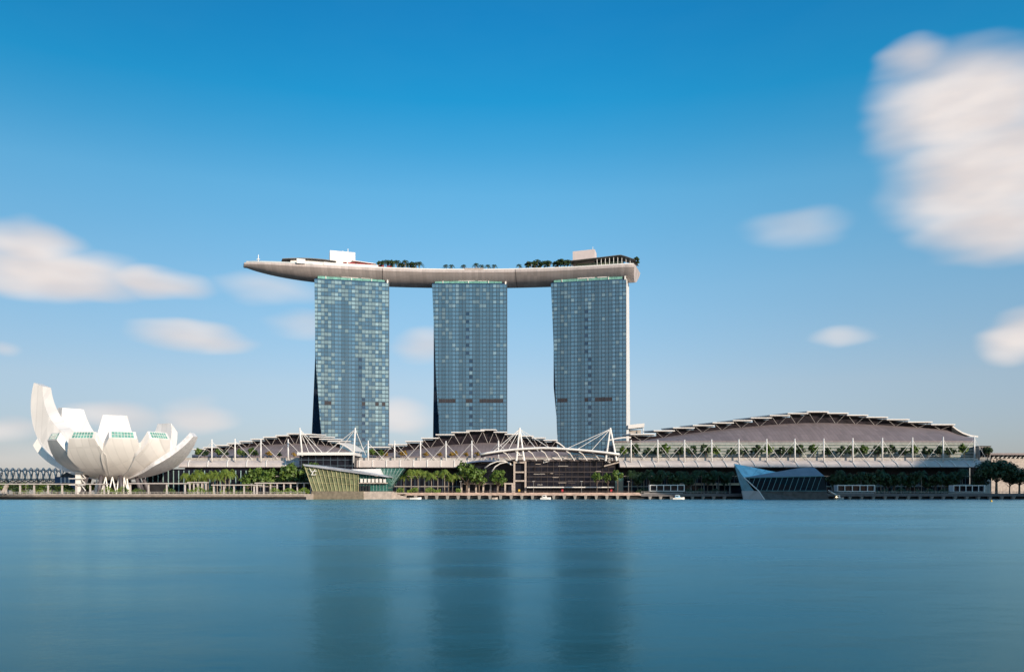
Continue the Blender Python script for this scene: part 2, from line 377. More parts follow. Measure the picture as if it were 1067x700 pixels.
    mb.hexa([W(ur,-.3,2.6),W(ur+.5,-.3,2.6),W(ur+.5,13,2.6),W(ur,13,2.6),W(ur,-.3,zt),W(ur+.5,-.3,zt),W(ur+.5,13,zt),W(ur,13,zt)])
    if endwall:
        for f0, d0, d1 in ((0, 13.3, 25),):
            mb.hexa([W(ur-.3,d0,2.6),W(ur+.5,d0,2.6),W(ur+.5,d1+20,2.6),W(ur-.3,d1+20,2.6),W(ur-.3,d0,zt),W(ur+.5,d0,zt),W(ur+.5,d1,zt),W(ur-.3,d1,zt)])
    mb.build('end_wall', WHITE if endwall else TF, root)
    # glazed crown, plant boxes and the white post in its corner
    c0, c1, zc = uof(crown[0]), uof(crown[1]), zof(crown[2])
    mb = MB(); nn = 9
    for i in range(nn):
        a = c0+(c1-c0)*i/nn; e = c0+(c1-c0)*(i+1)/nn
        mb.hexa([W(a+.1,.3,zt),W(e-.1,.3,zt),W(e-.1,.6,zt),W(a+.1,.6,zt),W(a+.1,.3,zc),W(e-.1,.3,zc),W(e-.1,.6,zc),W(a+.1,.6,zc)])
    mb.build('crown_glass', CROWNG, root)
    mb = MB(); mb.hexa([W(c0,1.5,zt),W(c1,1.5,zt),W(c1,9,zt),W(c0,9,zt),W(c0,1.5,zc+1),W(c1,1.5,zc+1),W(c1,9,zc+1),W(c0,9,zc+1)]); mb.build('crown_wall', DARK, root)
    for f0, f1 in ((.35,.6),(.64,.78)):
        a, e = c0+(c1-c0)*f0, c0+(c1-c0)*f1
        mb = MB(); mb.hexa([W(a,-.2,zc-1.2),W(e,-.2,zc-1.2),W(e,1.4,zc-1.2),W(a,1.4,zc-1.2),W(a,-.2,zc+1.2),W(e,-.2,zc+1.2),W(e,1.4,zc+1.2),W(a,1.4,zc+1.2)]); mb.build('plant_box', WHITE, root)
    for f in (.12, .5, .8):
        a = c0+(c1-c0)*f; mb = MB(); mb.tube([W(a,.1,zt),W(a,.1,zc+1.6)], .35); mb.build('post', WHITE, root)
    a = uof(right_px-1); mb = MB(); mb.hexa([W(a-.8,-.2,zt-1),W(a+.5,-.2,zt-1),W(a+.5,2,zt-1),W(a-.8,2,zt-1),W(a-.8,-.2,zc+4),W(a+.5,-.2,zc+4),W(a+.5,2,zc+4),W(a-.8,2,zc+4)]); mb.build('corner_post', WHITE, root)
    return W
def sheen1(u, v, r):  # odds of a pane getting the painted reflection, per tower
    if .24 < u < .52 and v < .86: return .04
    if .52 <= u < .64 and v < .55: return .08
    return .62 if v > .18 else .45
def sheen2(u, v, r):
    if v > .86 and (u < .95): return .30 if not .3 < u < .52 else .5 if r.random() < .5 else .1
    if u < .28 and v > .5: return .16
    return .04
def sheen3(u, v, r):
    if u < .25 and .55 < v < .8: return .18
    if v > .86: return .14
    return .03
W1 = tower('hotel_tower', 366, 12.1, 292.0, [(291,327.5),(372,328.6),(410,331.2),(455,334.6)], 405, (128, 323.0, 34), sheen1,
      'pale teal glass hotel tower nearest the white lotus building, its rear leg splaying out', [(.08,.2,422),(.5,.54,422),(.62,.65,422),(.7,.73,422),(.8,.84,422),(.92,.97,422)], None, (331, 401, 288.3), 1)
W2 = tower('hotel_tower', 489, 0.2, 295.0, [(294,450),(400,454.6),(450,457.6)], 528, (104, 450.6, 34), sheen2,
      'blue grey glass hotel tower standing in the middle of the three', [(.04,.28,419.5),(.42,.52,419.5),(.62,.93,419.5)], None, (453, 523, 291.5), 2)
W3 = tower('hotel_tower', 613.8, -12.2, 292.3, [(291,573.8),(400,578.5),(455,580.5)], 652.6, (104, 586, 30), sheen3,
      'darkest blue glass hotel tower with a white end wall, under the square sky park end', [(.02,.18,418),(.4,.48,418),(.56,.82,418),(.88,.92,418)], True, (577, 648.5, 288.6), 3)

# ------------------------------------------------------------------ sky park
TH0, TH1 = R(-22.6), R(16.9); LEN = (TH1-TH0)*AR; ZD, ZR, ZB = 208.6, 206.2, 196.6
def SP(s, u, z):                                # s metres from the tip along the arc, u across (+ away from the viewer)
    t = TH0+s/AR; r = AR+u
    return Vector((AC.x+r*math.sin(t), AC.y+r*math.cos(t), z))
def hw(s):
    if s < 95: return 19*max(.06, 1-(1-s/95)**2.0)**.5
    if s > LEN-16: return 19-2.5*((s-LEN+16)/16)**1.5
    return 19
def dep(s):
    return max(.15, 1-(1-min(1, (s+4)/96))**2.0)**.62
def prof(s):
    h_, f = hw(s), dep(s); pts = []
    zr = ZD-(ZD-ZR)*(.35+.65*f); n = 22
    pts.append((-h_*.985, ZD)); 
    for i in range(n+1):
        q = -1+2*i/n; pts.append((h_*q, zr-(zr-(ZD-(ZD-ZB)*f))*max(0, 1-abs(q)**2.0)**.93))
    pts.append((h_*.985, ZD))
    return pts
root = thing('sky_park', SP(LEN/2, 0, ZB), 'long curved boat-shaped sky park resting across the tops of three towers', 'roof deck')
rows = []; ss = [LEN*(i/110.0)**1.0 for i in range(111)]; ss[0] = .4
for s in ss: rows.append([SP(s-(2.5*(ZD-z)/12 if s > LEN-3 else 0), u, z) for u, z in prof(s)])
mb = MB(); mb.grid(rows); mb.poly(rows[0]); mb.poly(rows[-1])
hull = mb.build('hull', ALU, root, smooth=True)
try:
    hull.data.set_sharp_from_angle(angle=R(40))
except Exception: pass
mb = MB(); mb.grid([[SP(s, -hw(s)*.985, ZD), SP(s, hw(s)*.985, ZD)] for s in ss]); mb.build('deck_floor', CONC, root)
# seams in the hull cladding
for s in (124, 250):
    mb = MB(); pr = prof(s); mb.grid([[SP(s-.25, u*1.004, z-.05) for u, z in pr], [SP(s+.25, u*1.004, z-.05) for u, z in pr]]); mb.build('expansion_joint', SOFFIT, root)
# parapets
def strip(s0, s1, u, z0, z1, n=24, th=.3):
    mb = MB(); rr = []
    for i in range(n+1):
        s = s0+(s1-s0)*i/n; uu = u if u > -1.5 and u < 1.5 and abs(u) != 1 else None
        a = (-hw(s)*.97 if u == -1 else hw(s)*.97 if u == 1 else u)
        rr.append([SP(s, a, z0), SP(s, a+th, z0), SP(s, a+th, z1), SP(s, a, z1)])
    mb.grid(rr, None, True); mb.poly(rr[0]); mb.poly(rr[-1])
    return mb
RAIL = pm('parapet_glass', (.55,.58,.58), .2)
strip(2, 60, -1, ZD, ZD+1.3, 24).build('parapet', RAIL, root)
strip(60, 120, -1, ZD, ZD+2.6, 24).build('parapet', WHITE, root)
strip(120, LEN-1, -1, ZD, ZD+1.0, 40).build('parapet', WHITE, root)
strip(3, LEN-1, 1, ZD, ZD+1.3, 60).build('parapet', RAIL, root)
def blk(name, s0, s1, u0, u1, z0, z1, mat, n=4, z1b=None, par=None):
    mb = MB(); rr = []
    for i in range(n+1):
        s = s0+(s1-s0)*i/n; zz = z1 if z1b is None else z1+(z1b-z1)*i/n
        rr.append([SP(s,u0,z0),SP(s,u1,z0),SP(s,u1,zz),SP(s,u0,zz)])
    mb.grid(rr, None, True); mb.poly(rr[0]); mb.poly(rr[-1])
    return mb.build(name, mat, par or root)
def sof(px, u=0):                               # arc length of a photo column at offset u
    lo, hi = 0.0, LEN
    for _ in range(40):
        mid = (lo+hi)/2; q = SP(mid, u, 0)
        if PX0+q.x/q.y*F < px: lo = mid
        else: hi = mid
    return lo
# lift house over the first tower, and the pavilion decks round it
lh = blk('lift_house', sof(343.5), sof(370), -6, 8, ZD, 225.6, WHITE, z1b=225.0)
mb = MB(); q = SP(sof(357), -2, 225.2); mb.tube([q, q+Vector((0,0,1.2))], 1.2, None, 8); mb.build('dish', WHITE, lh)
mb = MB(); q = SP(sof(362.5), -2, 225); mb.tube([q, q+Vector((0,0,4))], .3, None, 6); mb.build('antenna', WHITE, lh)
lh2 = blk('lift_house', sof(597.5), sof(620.5), -6, 8, ZD, 226.6, pm('shade_pink_plaster', (.62,.54,.53), .7, var=.05), z1b=227.6)  # pinkish copy of the white walls: weaker sunlight put into the colour
mb = MB(); q = SP(sof(618), -2, 227); mb.tube([q, q+Vector((0,0,4))], .25, None, 6); mb.build('antenna', WHITE, lh2)
def vault(name, pxa, pxb, u0, u1, zf, mat, th=.5, n=14):
    mb = MB(); rr = []
    a, e = sof(pxa), sof(pxb)
    for i in range(n+1):
        s = a+(e-a)*i/n; z = zf(i/n)
        rr.append([SP(s,u0,z),SP(s,u1,z+.3),SP(s,u1,z+.3+th),SP(s,u0,z+th)])
    mb.grid(rr, None, True); mb.poly(rr[0]); mb.poly(rr[-1])
    return mb.build(name, mat, root)
vault('pavilion_roof', 293, 350, -13, 10, lambda f: 211.4+3.6*math.sin(math.pi*(.10+.66*f))**.9, pm('pavilion_grey', (.20,.19,.18), .6), .4)
blk('pavilion_wall', sof(302), sof(352), -9, 8, ZD, 214.6, WHITE, 6)
vault('terrace_roof', 366, 392, -12, 8, lambda f: 215.8-2.2*f, WHITE, .6)
blk('terrace_wall', sof(350), sof(394), -9, 8, ZD, 213.2, GRAN, 6)
for i, (a, b_) in enumerate(((357,361),(362,370),(371,380),(381,388),(389,395),(397,400),(403,408))):
    vault('awning', a, b_, -15, -9.2, lambda f: 212.8-.3*i, REDM, .5, 2)
for a, b_, zz in ((309,318,212.6),(337,341,211.4)): blk('viewing_box', sof(a,-17), sof(b_,-17), -18.3, -14, ZD, zz, WHITE, 2)
vault('club_roof', 596, 664, -15, 10, lambda f: 215.6+2.4*min(1, f*1.35)-5.0*max(0, f-.8)/.2, pm('club_roof_grey', (.17,.16,.16), .6), .4)
blk('club_wall', sof(601), sof(650), -7, 8, ZD, 214.8, YGLASS, 8)
for i in range(9):
    s = sof(622+i*4.3, -14); mb = MB(); mb.tube([SP(s,-13,ZD),SP(s,-13,ZD+8.2-(1.8 if i > 7 else 0))], .3); mb.build('column', WHITE, root)
blk('pool_edge', sof(485), sof(505), -18.6, -12, ZD, ZD+1.6, GRAN, 4)
mb = MB(); q = SP(sof(269), -2, ZD); mb.tube([q, q+Vector((0,0,8.6))], .3).tube([q+Vector((-1.3,0,4.5)), q+Vector((1.4,0,4.6))], .5).build('signal_mast', WHITE, root)

# ------------------------------------------------------------------ planting
def tree_proto(seed, rx, rz, h0, leafs, trunk_r, ncl, mat, name, nl=46, ls=.62):
    rg = random.Random(seed)
    mb = MB(); top = h0+rz*.9; lim = []
    mb.tube([(0,0,0),(.1,.05,h0*.6),(.15,-.1,h0+rz*.3),(0,0,top*.86)], trunk_r, None, 7, trunk_r*.35)
    for i in range(7):
        a = i*2.4+rg.uniform(-.3,.3); l = rx*rg.uniform(.5,.8); z = h0*rg.uniform(.7,1.05)
        e = Vector((math.cos(a)*l, math.sin(a)*l, z+rz*rg.uniform(.45,1.0)))
        mb.tube([(0,0,z),(e.x*.5,e.y*.5,z+(e.z-z)*.62),e], trunk_r*.5, None, 5, trunk_r*.12)
    cb = MB()
    for c in range(ncl):
        a = rg.uniform(0, 6.283); q = rg.uniform(-.8, 1); rr = math.sqrt(1-q*q*.9)*rx*rg.uniform(.35, .92)
        cc = Vector((math.cos(a)*rr, math.sin(a)*rr, h0+rz*.85+q*rz*rg.uniform(.5,.85))); cr = rx*rg.uniform(.22,.36)
        for _ in range(nl):
            d = Vector((rg.gauss(0,1), rg.gauss(0,1), rg.gauss(0,.7))).normalized()*cr*rg.uniform(.45,1)
            nrm = (d+Vector((rg.uniform(-.5,.5), rg.uniform(-.5,.5), rg.uniform(0,.8)))*cr).normalized()
            u = nrm.cross(Vector((rg.uniform(-1,1), rg.uniform(-1,1), .3))).normalized(); v = nrm.cross(u); s = ls*rg.uniform(.6,1.3)
            p_ = cc+d; cb.poly([p_-u*s, p_-v*s*.6, p_+u*s, p_+v*s*.6])
    return mb, cb
def crown_obj(cb, name, mat, par):
    o0 = OFF[par]; me = bpy.data.meshes.new(name); me.from_pydata([tuple(v) for v in cb.v], [], cb.f); me.materials.append(mat); me.update()
    o = bpy.data.objects.new(name, me); C.objects.link(o); o.parent = par; OFF[o] = o0
    return o
PROTO = {}
def make_tree(kind, *a):
    mb, cb = tree_proto(*a)
    PROTO[kind] = (mb, cb, a[7])
def inst(kind, name, loc, s, rot, label, cat, group=None):
    """first use builds the thing, later uses copy it and its parts"""
    pr = PROTO[kind]
    if not isinstance(pr, bpy.types.Object):
        mb, cb, mat = pr
        root = bpy.data.objects.new(name, None); C.objects.link(root); OFF[root] = Vector((0,0,0)); tag(root, label, cat, group)
        mb.build('trunk', PBARK if 'palm' in kind else BARK, root, smooth=True); crown_obj(cb, 'crown', mat, root)
        PROTO[kind] = root; root.location = loc; root.scale = (s,)*3 if not isinstance(s, tuple) else s; root.rotation_euler = (0,0,rot)
        return root
    o = dup(pr, loc, rot, s, label, group); o['category'] = cat
    if group is None and 'group' in o: del o['group']
    o.name = name
    return o
def palm_proto(seed, h_, nf, fl, mat, tr=.26):
    rg = random.Random(seed); mb = MB(); cb = MB()
    mb.tube([(0,0,0),(.12,0,h_*.4),(.05,.1,h_*.8),(0,0,h_)], tr*1.25, None, 7, tr*.8)
    for i in range(nf):
        a = i*2.399; up = rg.uniform(.05, 1.55); l = fl*rg.uniform(.85,1.1); d = Vector((math.cos(a), math.sin(a), 0)); sd = Vector((-math.sin(a), math.cos(a), 0))
        pts = []
        for k in range(8):
            f = k/7; pts.append(Vector((0,0,h_))+d*l*f*(.55+.45*math.cos(up*.9))+Vector((0,0,l*(up*f-1.45*f*f*(.62+up*.30)))))
        for k in range(7):
            wd = fl*.26*math.sin(math.pi*(.12+.8*(k+.5)/7))
            for sg in (-1, 1):
                for q in (0, .5):
                    p0 = pts[k].lerp(pts[k+1], q); p1 = pts[k].lerp(pts[k+1], q+.38)
                    tip = p0.lerp(p1, .7)+sd*sg*wd+d*wd*.25-Vector((0,0,wd*.45)); cb.poly([p0, p1, tip])
    return mb, cb
make_tree('broad', 11, 5.2, 4.2, 4.5, 0, .42, 34, LEAF, '')
make_tree('broad2', 12, 5.0, 4.6, 4.2, 0, .40, 30, LEAF, '')
make_tree('dark', 13, 5.2, 4.4, 4.4, 0, .42, 32, LEAFD, '')
make_tree('dark2', 14, 4.6, 4.0, 5.2, 0, .36, 28, LEAFD, '')
make_tree('rain', 15, 12.0, 6.0, 10.0, 0, .9, 70, LEAFD, '', 60, .85)
make_tree('slim', 16, 3.6, 4.0, 8.0, 0, .35, 26, LEAF, '')
make_tree('small', 17, 2.2, 2.0, 1.6, 0, .14, 18, LEAF, '', 34, .42)
make_tree('small2', 18, 2.3, 1.8, 1.4, 0, .14, 18, LEAFD, '', 34, .42)
make_tree('amber', 19, 2.2, 1.7, 1.5, 0, .14, 16, LEAFO, '', 34, .40)
for i, kk in enumerate(('palm', 'palm2', 'palm3')):
    a = palm_proto(30+i, (13.6, 12.8, 14.4)[i], 40, (5.2, 5.5, 5.0)[i], LEAFP); PROTO[kk] = (a[0], a[1], LEAFP)
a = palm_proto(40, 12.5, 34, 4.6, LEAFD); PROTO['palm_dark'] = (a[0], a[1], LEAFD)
a = palm_proto(41, 4.4, 18, 2.9, LEAFD, .2); PROTO['palm_sky'] = (a[0], a[1], LEAFD)
make_tree('bushy', 21, 2.6, 2.2, 1.8, 0, .2, 20, LEAFD, '', 34, .45)

# palms on the sky park
cl1 = [396,400,403.5,407,411,414,418,422,425,429,433,437]
for i, px in enumerate(cl1):
    q = SP(sof(px, -10), -13+rnd.uniform(-2,6), ZD); kk = 'palm_sky' if i % 3 else 'bushy'
    inst(kk, 'palm_tree' if i % 3 else 'bushy_tree', q, rnd.uniform(1.55,2.1)*(1 if i % 3 else .85), rnd.uniform(0,6), ('%s palm or bush in the roof clump beside the red awnings' % nth(i)), 'tree', 'dense roof planting by the red awnings')
for i, px in enumerate((464.5, 470.5, 483, 496, 502, 508.5, 515, 541)):
    q = SP(sof(px, -10), -10, ZD); inst('palm_sky', 'palm_tree', q, 1.35 if px not in (496,) else 1.6, rnd.uniform(0,6), '%s lone palm on the bare middle of the sky park, counted from the awnings' % nth(i), 'tree', 'lone palms along the sky park pool')
for i, px in enumerate((551,554,557.5,560.5,563.5,567,570.5,573.5,579,582,585,588,591.5,595)):
    q = SP(sof(px, -10), -13+rnd.uniform(-2,6), ZD); kk = 'palm_sky' if i % 2 else 'bushy'
    inst(kk, 'palm_tree' if i % 2 else 'bushy_tree', q, rnd.uniform(1.45,1.95)*(1 if i % 2 else .9), rnd.uniform(0,6), '%s dark palm or bush of the roof clump leading to the pinkish lift house' % nth(i), 'tree', 'dark roof planting before the pinkish lift house')
q = SP(sof(663,-8), -8, ZD); inst('bushy', 'bushy_tree', q, 1.5, 1, 'dark bush on the square end of the sky park', 'tree')

# ------------------------------------------------------------------ mall halls
PGLASS = pm('pale_terrace_glazing', (.17,.20,.18), .25, var=.2, scale=.3)
CLER = pm('clerestory_glass', (.022,.017,.021), .3, var=.3, scale=.2, ior=1.2)
STRUT = pm('grey_strut', (.45,.42,.40), .5)
def hall(name, label, Y, panels, base_row, atrium_top, atrium_front_row, terr_row, Yf, canopy, masts, pxs, wall_mat=PGLASS, curve_end=None, curve_start=None, canopy_flat=False, thick=.75, bigmasts=()):
    """panels: (px0, px1, row of the top edge); atrium_top: [(px,row)] eave line of the big roof below the clerestory"""
    X0, X1 = PX(pxs[0], Yf), PX(pxs[1], Yf)
    root = thing(name, ((X0+X1)/2, Y, 2.6), label, 'building', 'long mall halls along the waterfront')
    def rowat(pts, px):
        if px <= pts[0][0]: return pts[0][1]
        for (a, x), (b_, y) in zip(pts, pts[1:]):
            if px <= b_: return x+(y-x)*(px-a)/(b_-a)
        return pts[-1][1]
    for i, (a, b_, r) in enumerate(panels):
        xa, xb, z = PX(a, Y), PX(b_, Y), PZ(r, Y); mb = MB()
        mb.hexa([(xa,Y-5,z-thick),(xb,Y-5,z-thick),(xb,Y+46,z-thick+3),(xa,Y+46,z-thick+3),(xa,Y-5,z),(xb,Y-5,z),(xb,Y+46,z+3),(xa,Y+46,z+3)], PANEL)
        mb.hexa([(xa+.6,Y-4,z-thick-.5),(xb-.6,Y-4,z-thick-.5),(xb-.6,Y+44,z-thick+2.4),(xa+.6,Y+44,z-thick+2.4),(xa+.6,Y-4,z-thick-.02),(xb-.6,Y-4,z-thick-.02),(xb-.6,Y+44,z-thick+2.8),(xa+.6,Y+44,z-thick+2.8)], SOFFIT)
        mb.build('roof_panel', PANEL, root)
        for j, f in enumerate((.36, .64)):
            mp_ = a+(b_-a)*f; me_ = a+(b_-a)*(.2 if j == 0 else .8); zt_ = z-thick-.3
            zb = PZ(rowat(atrium_top, a+(b_-a)*.5), Y)
            mb = MB(); mb.tube([(PX(a+(b_-a)*.5, Y)+(-.6 if j == 0 else .6), Y-1, zb-.2), (PX(a+(b_-a)*(.12 if j == 0 else .88), Y), Y-3.5, zt_)], .14 if name == 'convention_hall' else .18, None, 5); mb.build('strut', STRUT, root)
    # clerestory wall under the panels
    n = 60; p0, p1 = panels[0][0], panels[-1][1]; mb = MB()
    top = lambda px: max(PZ(r, Y)-thick-.6 for a, b_, r in panels if a-.01 <= px <= b_+.01) if any(a-.01 <= px <= b_+.01 for a, b_, r in panels) else PZ(base_row, Y)
    for i in range(n):
        a = p0+(p1-p0)*i/n; b_ = p0+(p1-p0)*(i+1)/n; c = (a+b_)/2
        za, zb = PZ(rowat(atrium_top, a), Y)-1, PZ(rowat(atrium_top, b_), Y)-1; zt_ = min(top(a+.05), top(b_-.05), top(c))
        if zt_ > za: mb.hexa([(PX(a,Y),Y+.5,za),(PX(b_,Y),Y+.5,zb),(PX(b_,Y),Y+1.5,zb),(PX(a,Y),Y+1.5,za),(PX(a,Y),Y+.5,zt_),(PX(b_,Y),Y+.5,zt_),(PX(b_,Y),Y+1.5,zt_),(PX(a,Y),Y+1.5,zt_)])
    mb.build('clerestory', CLER, root)
    # big zinc roof between clerestory and terrace
    rows = [[], [], [], []]; n = 40; a0, a1 = atrium_top[0][0], atrium_top[-1][0]; Yr = Yf+22
    for i in range(n+1):
        px = a0+(a1-a0)*i/n; zt_ = PZ(rowat(atrium_top, px), Y); zb = PZ(atrium_front_row, Yr)
        for k, f in enumerate((0, .35, .7, 1)):
            zz = zt_+(zb-zt_)*f+ (max(0, zt_-zb)*.10*math.sin(math.pi*f)); yy = Y+.4+(Yr-Y-.4)*f
            rows[k].append((PX(px, yy), yy, max(zz, zb) if zt_ >= zb else min(zz, zb)))
    mb = MB(); mb.grid(rows); mb.grid([rows[3], [(x,y,z-.9) for x,y,z in rows[3]]]); mb.build('zinc_roof', ROOFM, root, smooth=True)
    zb = PZ(atrium_front_row, Yr)-1.0; zt_ = PZ(terr_row, Yf+10)
    mb = MB(); mb.box(PX(a0,Yr)+.5, PX(a1,Yr)-.5, Yr+.6, Yr+1.2, zt_, zb); gl = mb.build('terrace_glazing', wall_mat, root)
    mb = MB()
    for k in range(5): mb.box(PX(a0,Yr), PX(a1,Yr), Yr+.2, Yr+.45, zt_+(zb-zt_)*(k+.7)/5.2, zt_+(zb-zt_)*(k+.7)/5.2+.3)
    mb.build('louvre_rails', WHITE, root)
    # podium: terrace floor, recessed shopfront, columns
    zc0 = PZ(canopy[1], Yf); zc1 = PZ(canopy[0], Yf)
    mb = MB(); mb.box(X0, X1, Yf+7, Y+60, zt_-2.2, zt_-.25); mb.build('terrace', CONC, root)
    mb = MB(); mb.box(X0+.3, X1-.3, Yf+14, Y+58, 2.6, zt_-2.3); mb.build('podium_wall', DARK, root)
    if rowat(atrium_top, a0) < terr_row: pass
    mb = MB(); mb.box(PX(a0,Yr)+1, PX(a1,Yr)-1, Y+2, Y+44, zt_, PZ(max(r for _, r in atrium_top), Y)-1.5); mb.build('hall_body', ROOFM, root)
    mb = MB(); k = 0; x = X0+2
    mb.box(X0+1, X1-1, Yf+13.2, Yf+13.6, 4, 15.5, DGLASS)
    while x < X1-2:
        mb.box(x-.15, x+.15, Yf+12.8, Yf+13.18, 3, 15.5, TF); x += 3.2
    for zz in (8.2, 15.3): mb.box(X0+1, X1-1, Yf+12.6, Yf+13.15, zz, zz+.5, CONC)
    mb.build('shopfront', DGLASS, root)
    # canopy with ribs
    mb = MB(); prf = [(0,0),(.12,.28),(.32,.58),(.6,.82),(1,1)] if not canopy_flat else [(0,0),(.03,.3),(.06,.7),(.08,.97),(1,1)]
    dpt = 9.0; n = 36; cx0, cx1 = canopy[2], canopy[3]
    front = []
    for d_, z_ in prf: front.append([(PX(cx0+(cx1-cx0)*i/n, Yf), Yf+d_*dpt, zc0+(zc1-zc0)*z_) for i in range(n+1)])
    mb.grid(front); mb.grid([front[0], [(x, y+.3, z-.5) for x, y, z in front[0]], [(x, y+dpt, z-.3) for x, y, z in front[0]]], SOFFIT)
    for e in (0, -1): mb.poly([front[k][e] for k in range(len(prf))]+[(front[0][e][0], Yf+dpt, zc0)])
    cn = mb.build('canopy', CANOPY, root, smooth=False)
    px = cx0+canopy[4]*.5
    while px < cx1:
        mb = MB(); mb.tube([(PX(px+(0 if canopy_flat else z_*-2.2), Yf), Yf+d_*dpt-.25, zc0+(zc1-zc0)*z_+.1) for d_, z_ in prf], .34, None, 5); mb.build('canopy_rib', WHITE, cn); px += canopy[4]
    mb = MB(); mb.box(PX(cx0,Yf), PX(cx1,Yf), Yf+dpt-.9, Yf+dpt-.3, zc1+.02, zc1+1.0); mb.build('terrace_parapet', GRAN, root)
    # masts with stays
    for i, (mpx, r0) in enumerate(masts):
        x = PX(mpx, Yf); zt2 = PZ(r0, Yf); y = Yf+3.2; mb = MB(); mb.tube([(x,y,zc1-1.5),(x,y,zt2)], .55, None, 8, .42)
        mk = mb.build('mast', WHITE, root, smooth=True); dx = canopy[5]
        for sg in (-1, 1):
            mb = MB(); mb.tube([(x,y,zt2-1.6),(x+sg*dx,y+2.5,zc1+.3)], .13, None, 5); mb.build('stay', WHITE, mk)
    for e, pts in ((curve_end, panels[-1]), (curve_start, panels[0])):
        if e:
            mb = MB(); mb.grid([[P(a, r, Y)+Vector((0,-3,0)) for a, r in e], [P(a, r, Y)+Vector((0,46,2)) for a, r in e]])
            mb.grid([[P(a, r, Y)+Vector((0,-3,0)) for a, r in e], [P(a, r, Y)+Vector((0,-3,-1.0)) for a, r in e]]); mb.build('curved_eave', PANEL, root, smooth=False)
    return root, zt_, Yf
LP = [(203,216,467.6),(214,228,465.8),(226,241,463.6),(238.5,252.5,461.8),(251,264.5,459.6),(263,276.5,457.2),(276,290,455.2),(288.5,302.5,453.6),(300.5,315,451.7),(313,326,452.3),(324,336,454.8),(334,345,457.2),(343,354,459.4)]
H1 = hall('theatre_hall', 'low stepped-roof mall hall between the white lotus building and the first tower', 640, LP, 470,
     [(200,473.5),(216,471.5),(250,466),(285,462.8),(310,461.8),(340,463.5),(356,467),(368,471.5)], 475.3, 476.6, 585, (478.2,486.4,186,318,20.3,11), [(219,457.2),(243.3,456.5),(270.4,457.5),(299,457)], (184, 372),
     curve_end=[(352,460.5),(358,462.5),(364,466),(369,470.2)])
CP = [(385,407,465.6),(405.5,425,462.9),(423,441.5,459.6),(439.5,457.5,456.2),(454.5,474,452.6),(470.5,489.5,450.2),(486,505,448.6),(501,517,447.6),(514.5,528.5,450.0),(526,543,452.2),(541,556,454.0),(554,568.5,456.0),(566,580.5,458.4)]
H2 = hall('shopping_hall', 'stepped-roof mall hall with amber trees on its terrace, in front of the middle tower', 640, CP, 468,
     [(384,474),(410,471),(440,466.5),(470,463.3),(505,460.9),(530,461.5),(560,464.5),(580,468),(592,471)], 475.3, 476.6, 585, (479.2,486.6,367,512,14.2,10.5), [(382.8,458.4),(410.5,458.6),(437.6,458.8),(464.3,459),(491.4,458.5),(519.3,458.5)], (368, 640),
     curve_end=[(578,459.0),(583,461.5),(588,465.5),(592,470)], canopy_flat=True)
RP = [(656,681.5,452.3),(680,702,448.6),(700,722.5,445.6),(720.5,743,443.1),(741,763,440.4),(762,782,438.0),(780.5,802,435.3),(800,821,432.8),(818.5,840,430.7),(838.5,861,429.0),(859.5,881.5,430.5),(880,902,432.5),(900,922.5,434.6),(921,944.5,437.0),(943,968.5,439.6),(967,992,442.2)]
H3 = hall('convention_hall', 'longest mall hall with a high stepped roof arched over the right of the waterfront', 640, RP, 460,
     [(640,462),(665,459.5),(690,455.5),(715,451.8),(740,448.6),(770,445.2),(800,442.6),(830,440.7),(860,440.3),(890,441.2),(925,443.0),(960,445.3),(985,447.5),(997,452),(1008,455),(1016,456.2)], 459.3, 476.4, 585, (478.4,486.4,646,1026,14.9,9.6),
     [(658.2,457.8),(686.2,457.6),(714.3,457.6),(742.7,457.4),(771.2,457.2),(800.4,456.8),(829.9,456.6),(860.2,456.4),(890.6,455.8),(921.6,455.4),(953.2,455.2),(985.3,454.7),(1018,454)], (644, 1022),
     curve_end=[(990,443),(995,447),(1001,450.5),(1009,453.3),(1017,454.3)], curve_start=[(633,458.3),(642,456.2),(650,455.2),(657,455.2)])
# planting on the terraces
TZ = H1[1]
def terrace_row(lst, kinds, s, lab, grp, nm='terrace_tree', zz=None, dy=13):
    for i, px in enumerate(lst):
        Y = 585+dy; inst(kinds[i % len(kinds)], nm, (PX(px, Y), Y, zz-.25), s*rnd.uniform(.85,1.15), rnd.uniform(0,6), lab % nth(i), 'tree', grp)
terrace_row((207,213,228,234,250,254,262,266), ('small','small2'), 1.3, 'small green tree behind the first mall masts, %s from the lotus building', 'terrace trees on the theatre hall', zz=H1[1])
terrace_row((280,291,306), ('amber','small2'), 1.0, 'small amber tinted tree on the theatre hall terrace, %s from the lotus building', 'amber trees on the theatre hall', zz=H1[1])
terrace_row((388,394,398), ('small','small2'), 1.2, 'leafy green tree at the shopping hall roof corner, %s from the tall mast', 'green trees on the shopping hall terrace', zz=H2[1])
terrace_row((402,418.5,421,443.5,458,471,474,485.5,497), ('amber',), 1.05, 'amber leaved tree on the shopping hall terrace, %s from the glass pavilion side', 'amber trees on the shopping hall terrace', zz=H2[1])
lst = []
px = 650
while px < 1015: lst.append(px); px += rnd.uniform(9, 15)
terrace_row(lst[:30], ('small','small2','small2','small2'), 1.8, 'terrace tree on the convention hall, %s from the plaza', 'terrace trees on the convention hall', zz=H3[1])

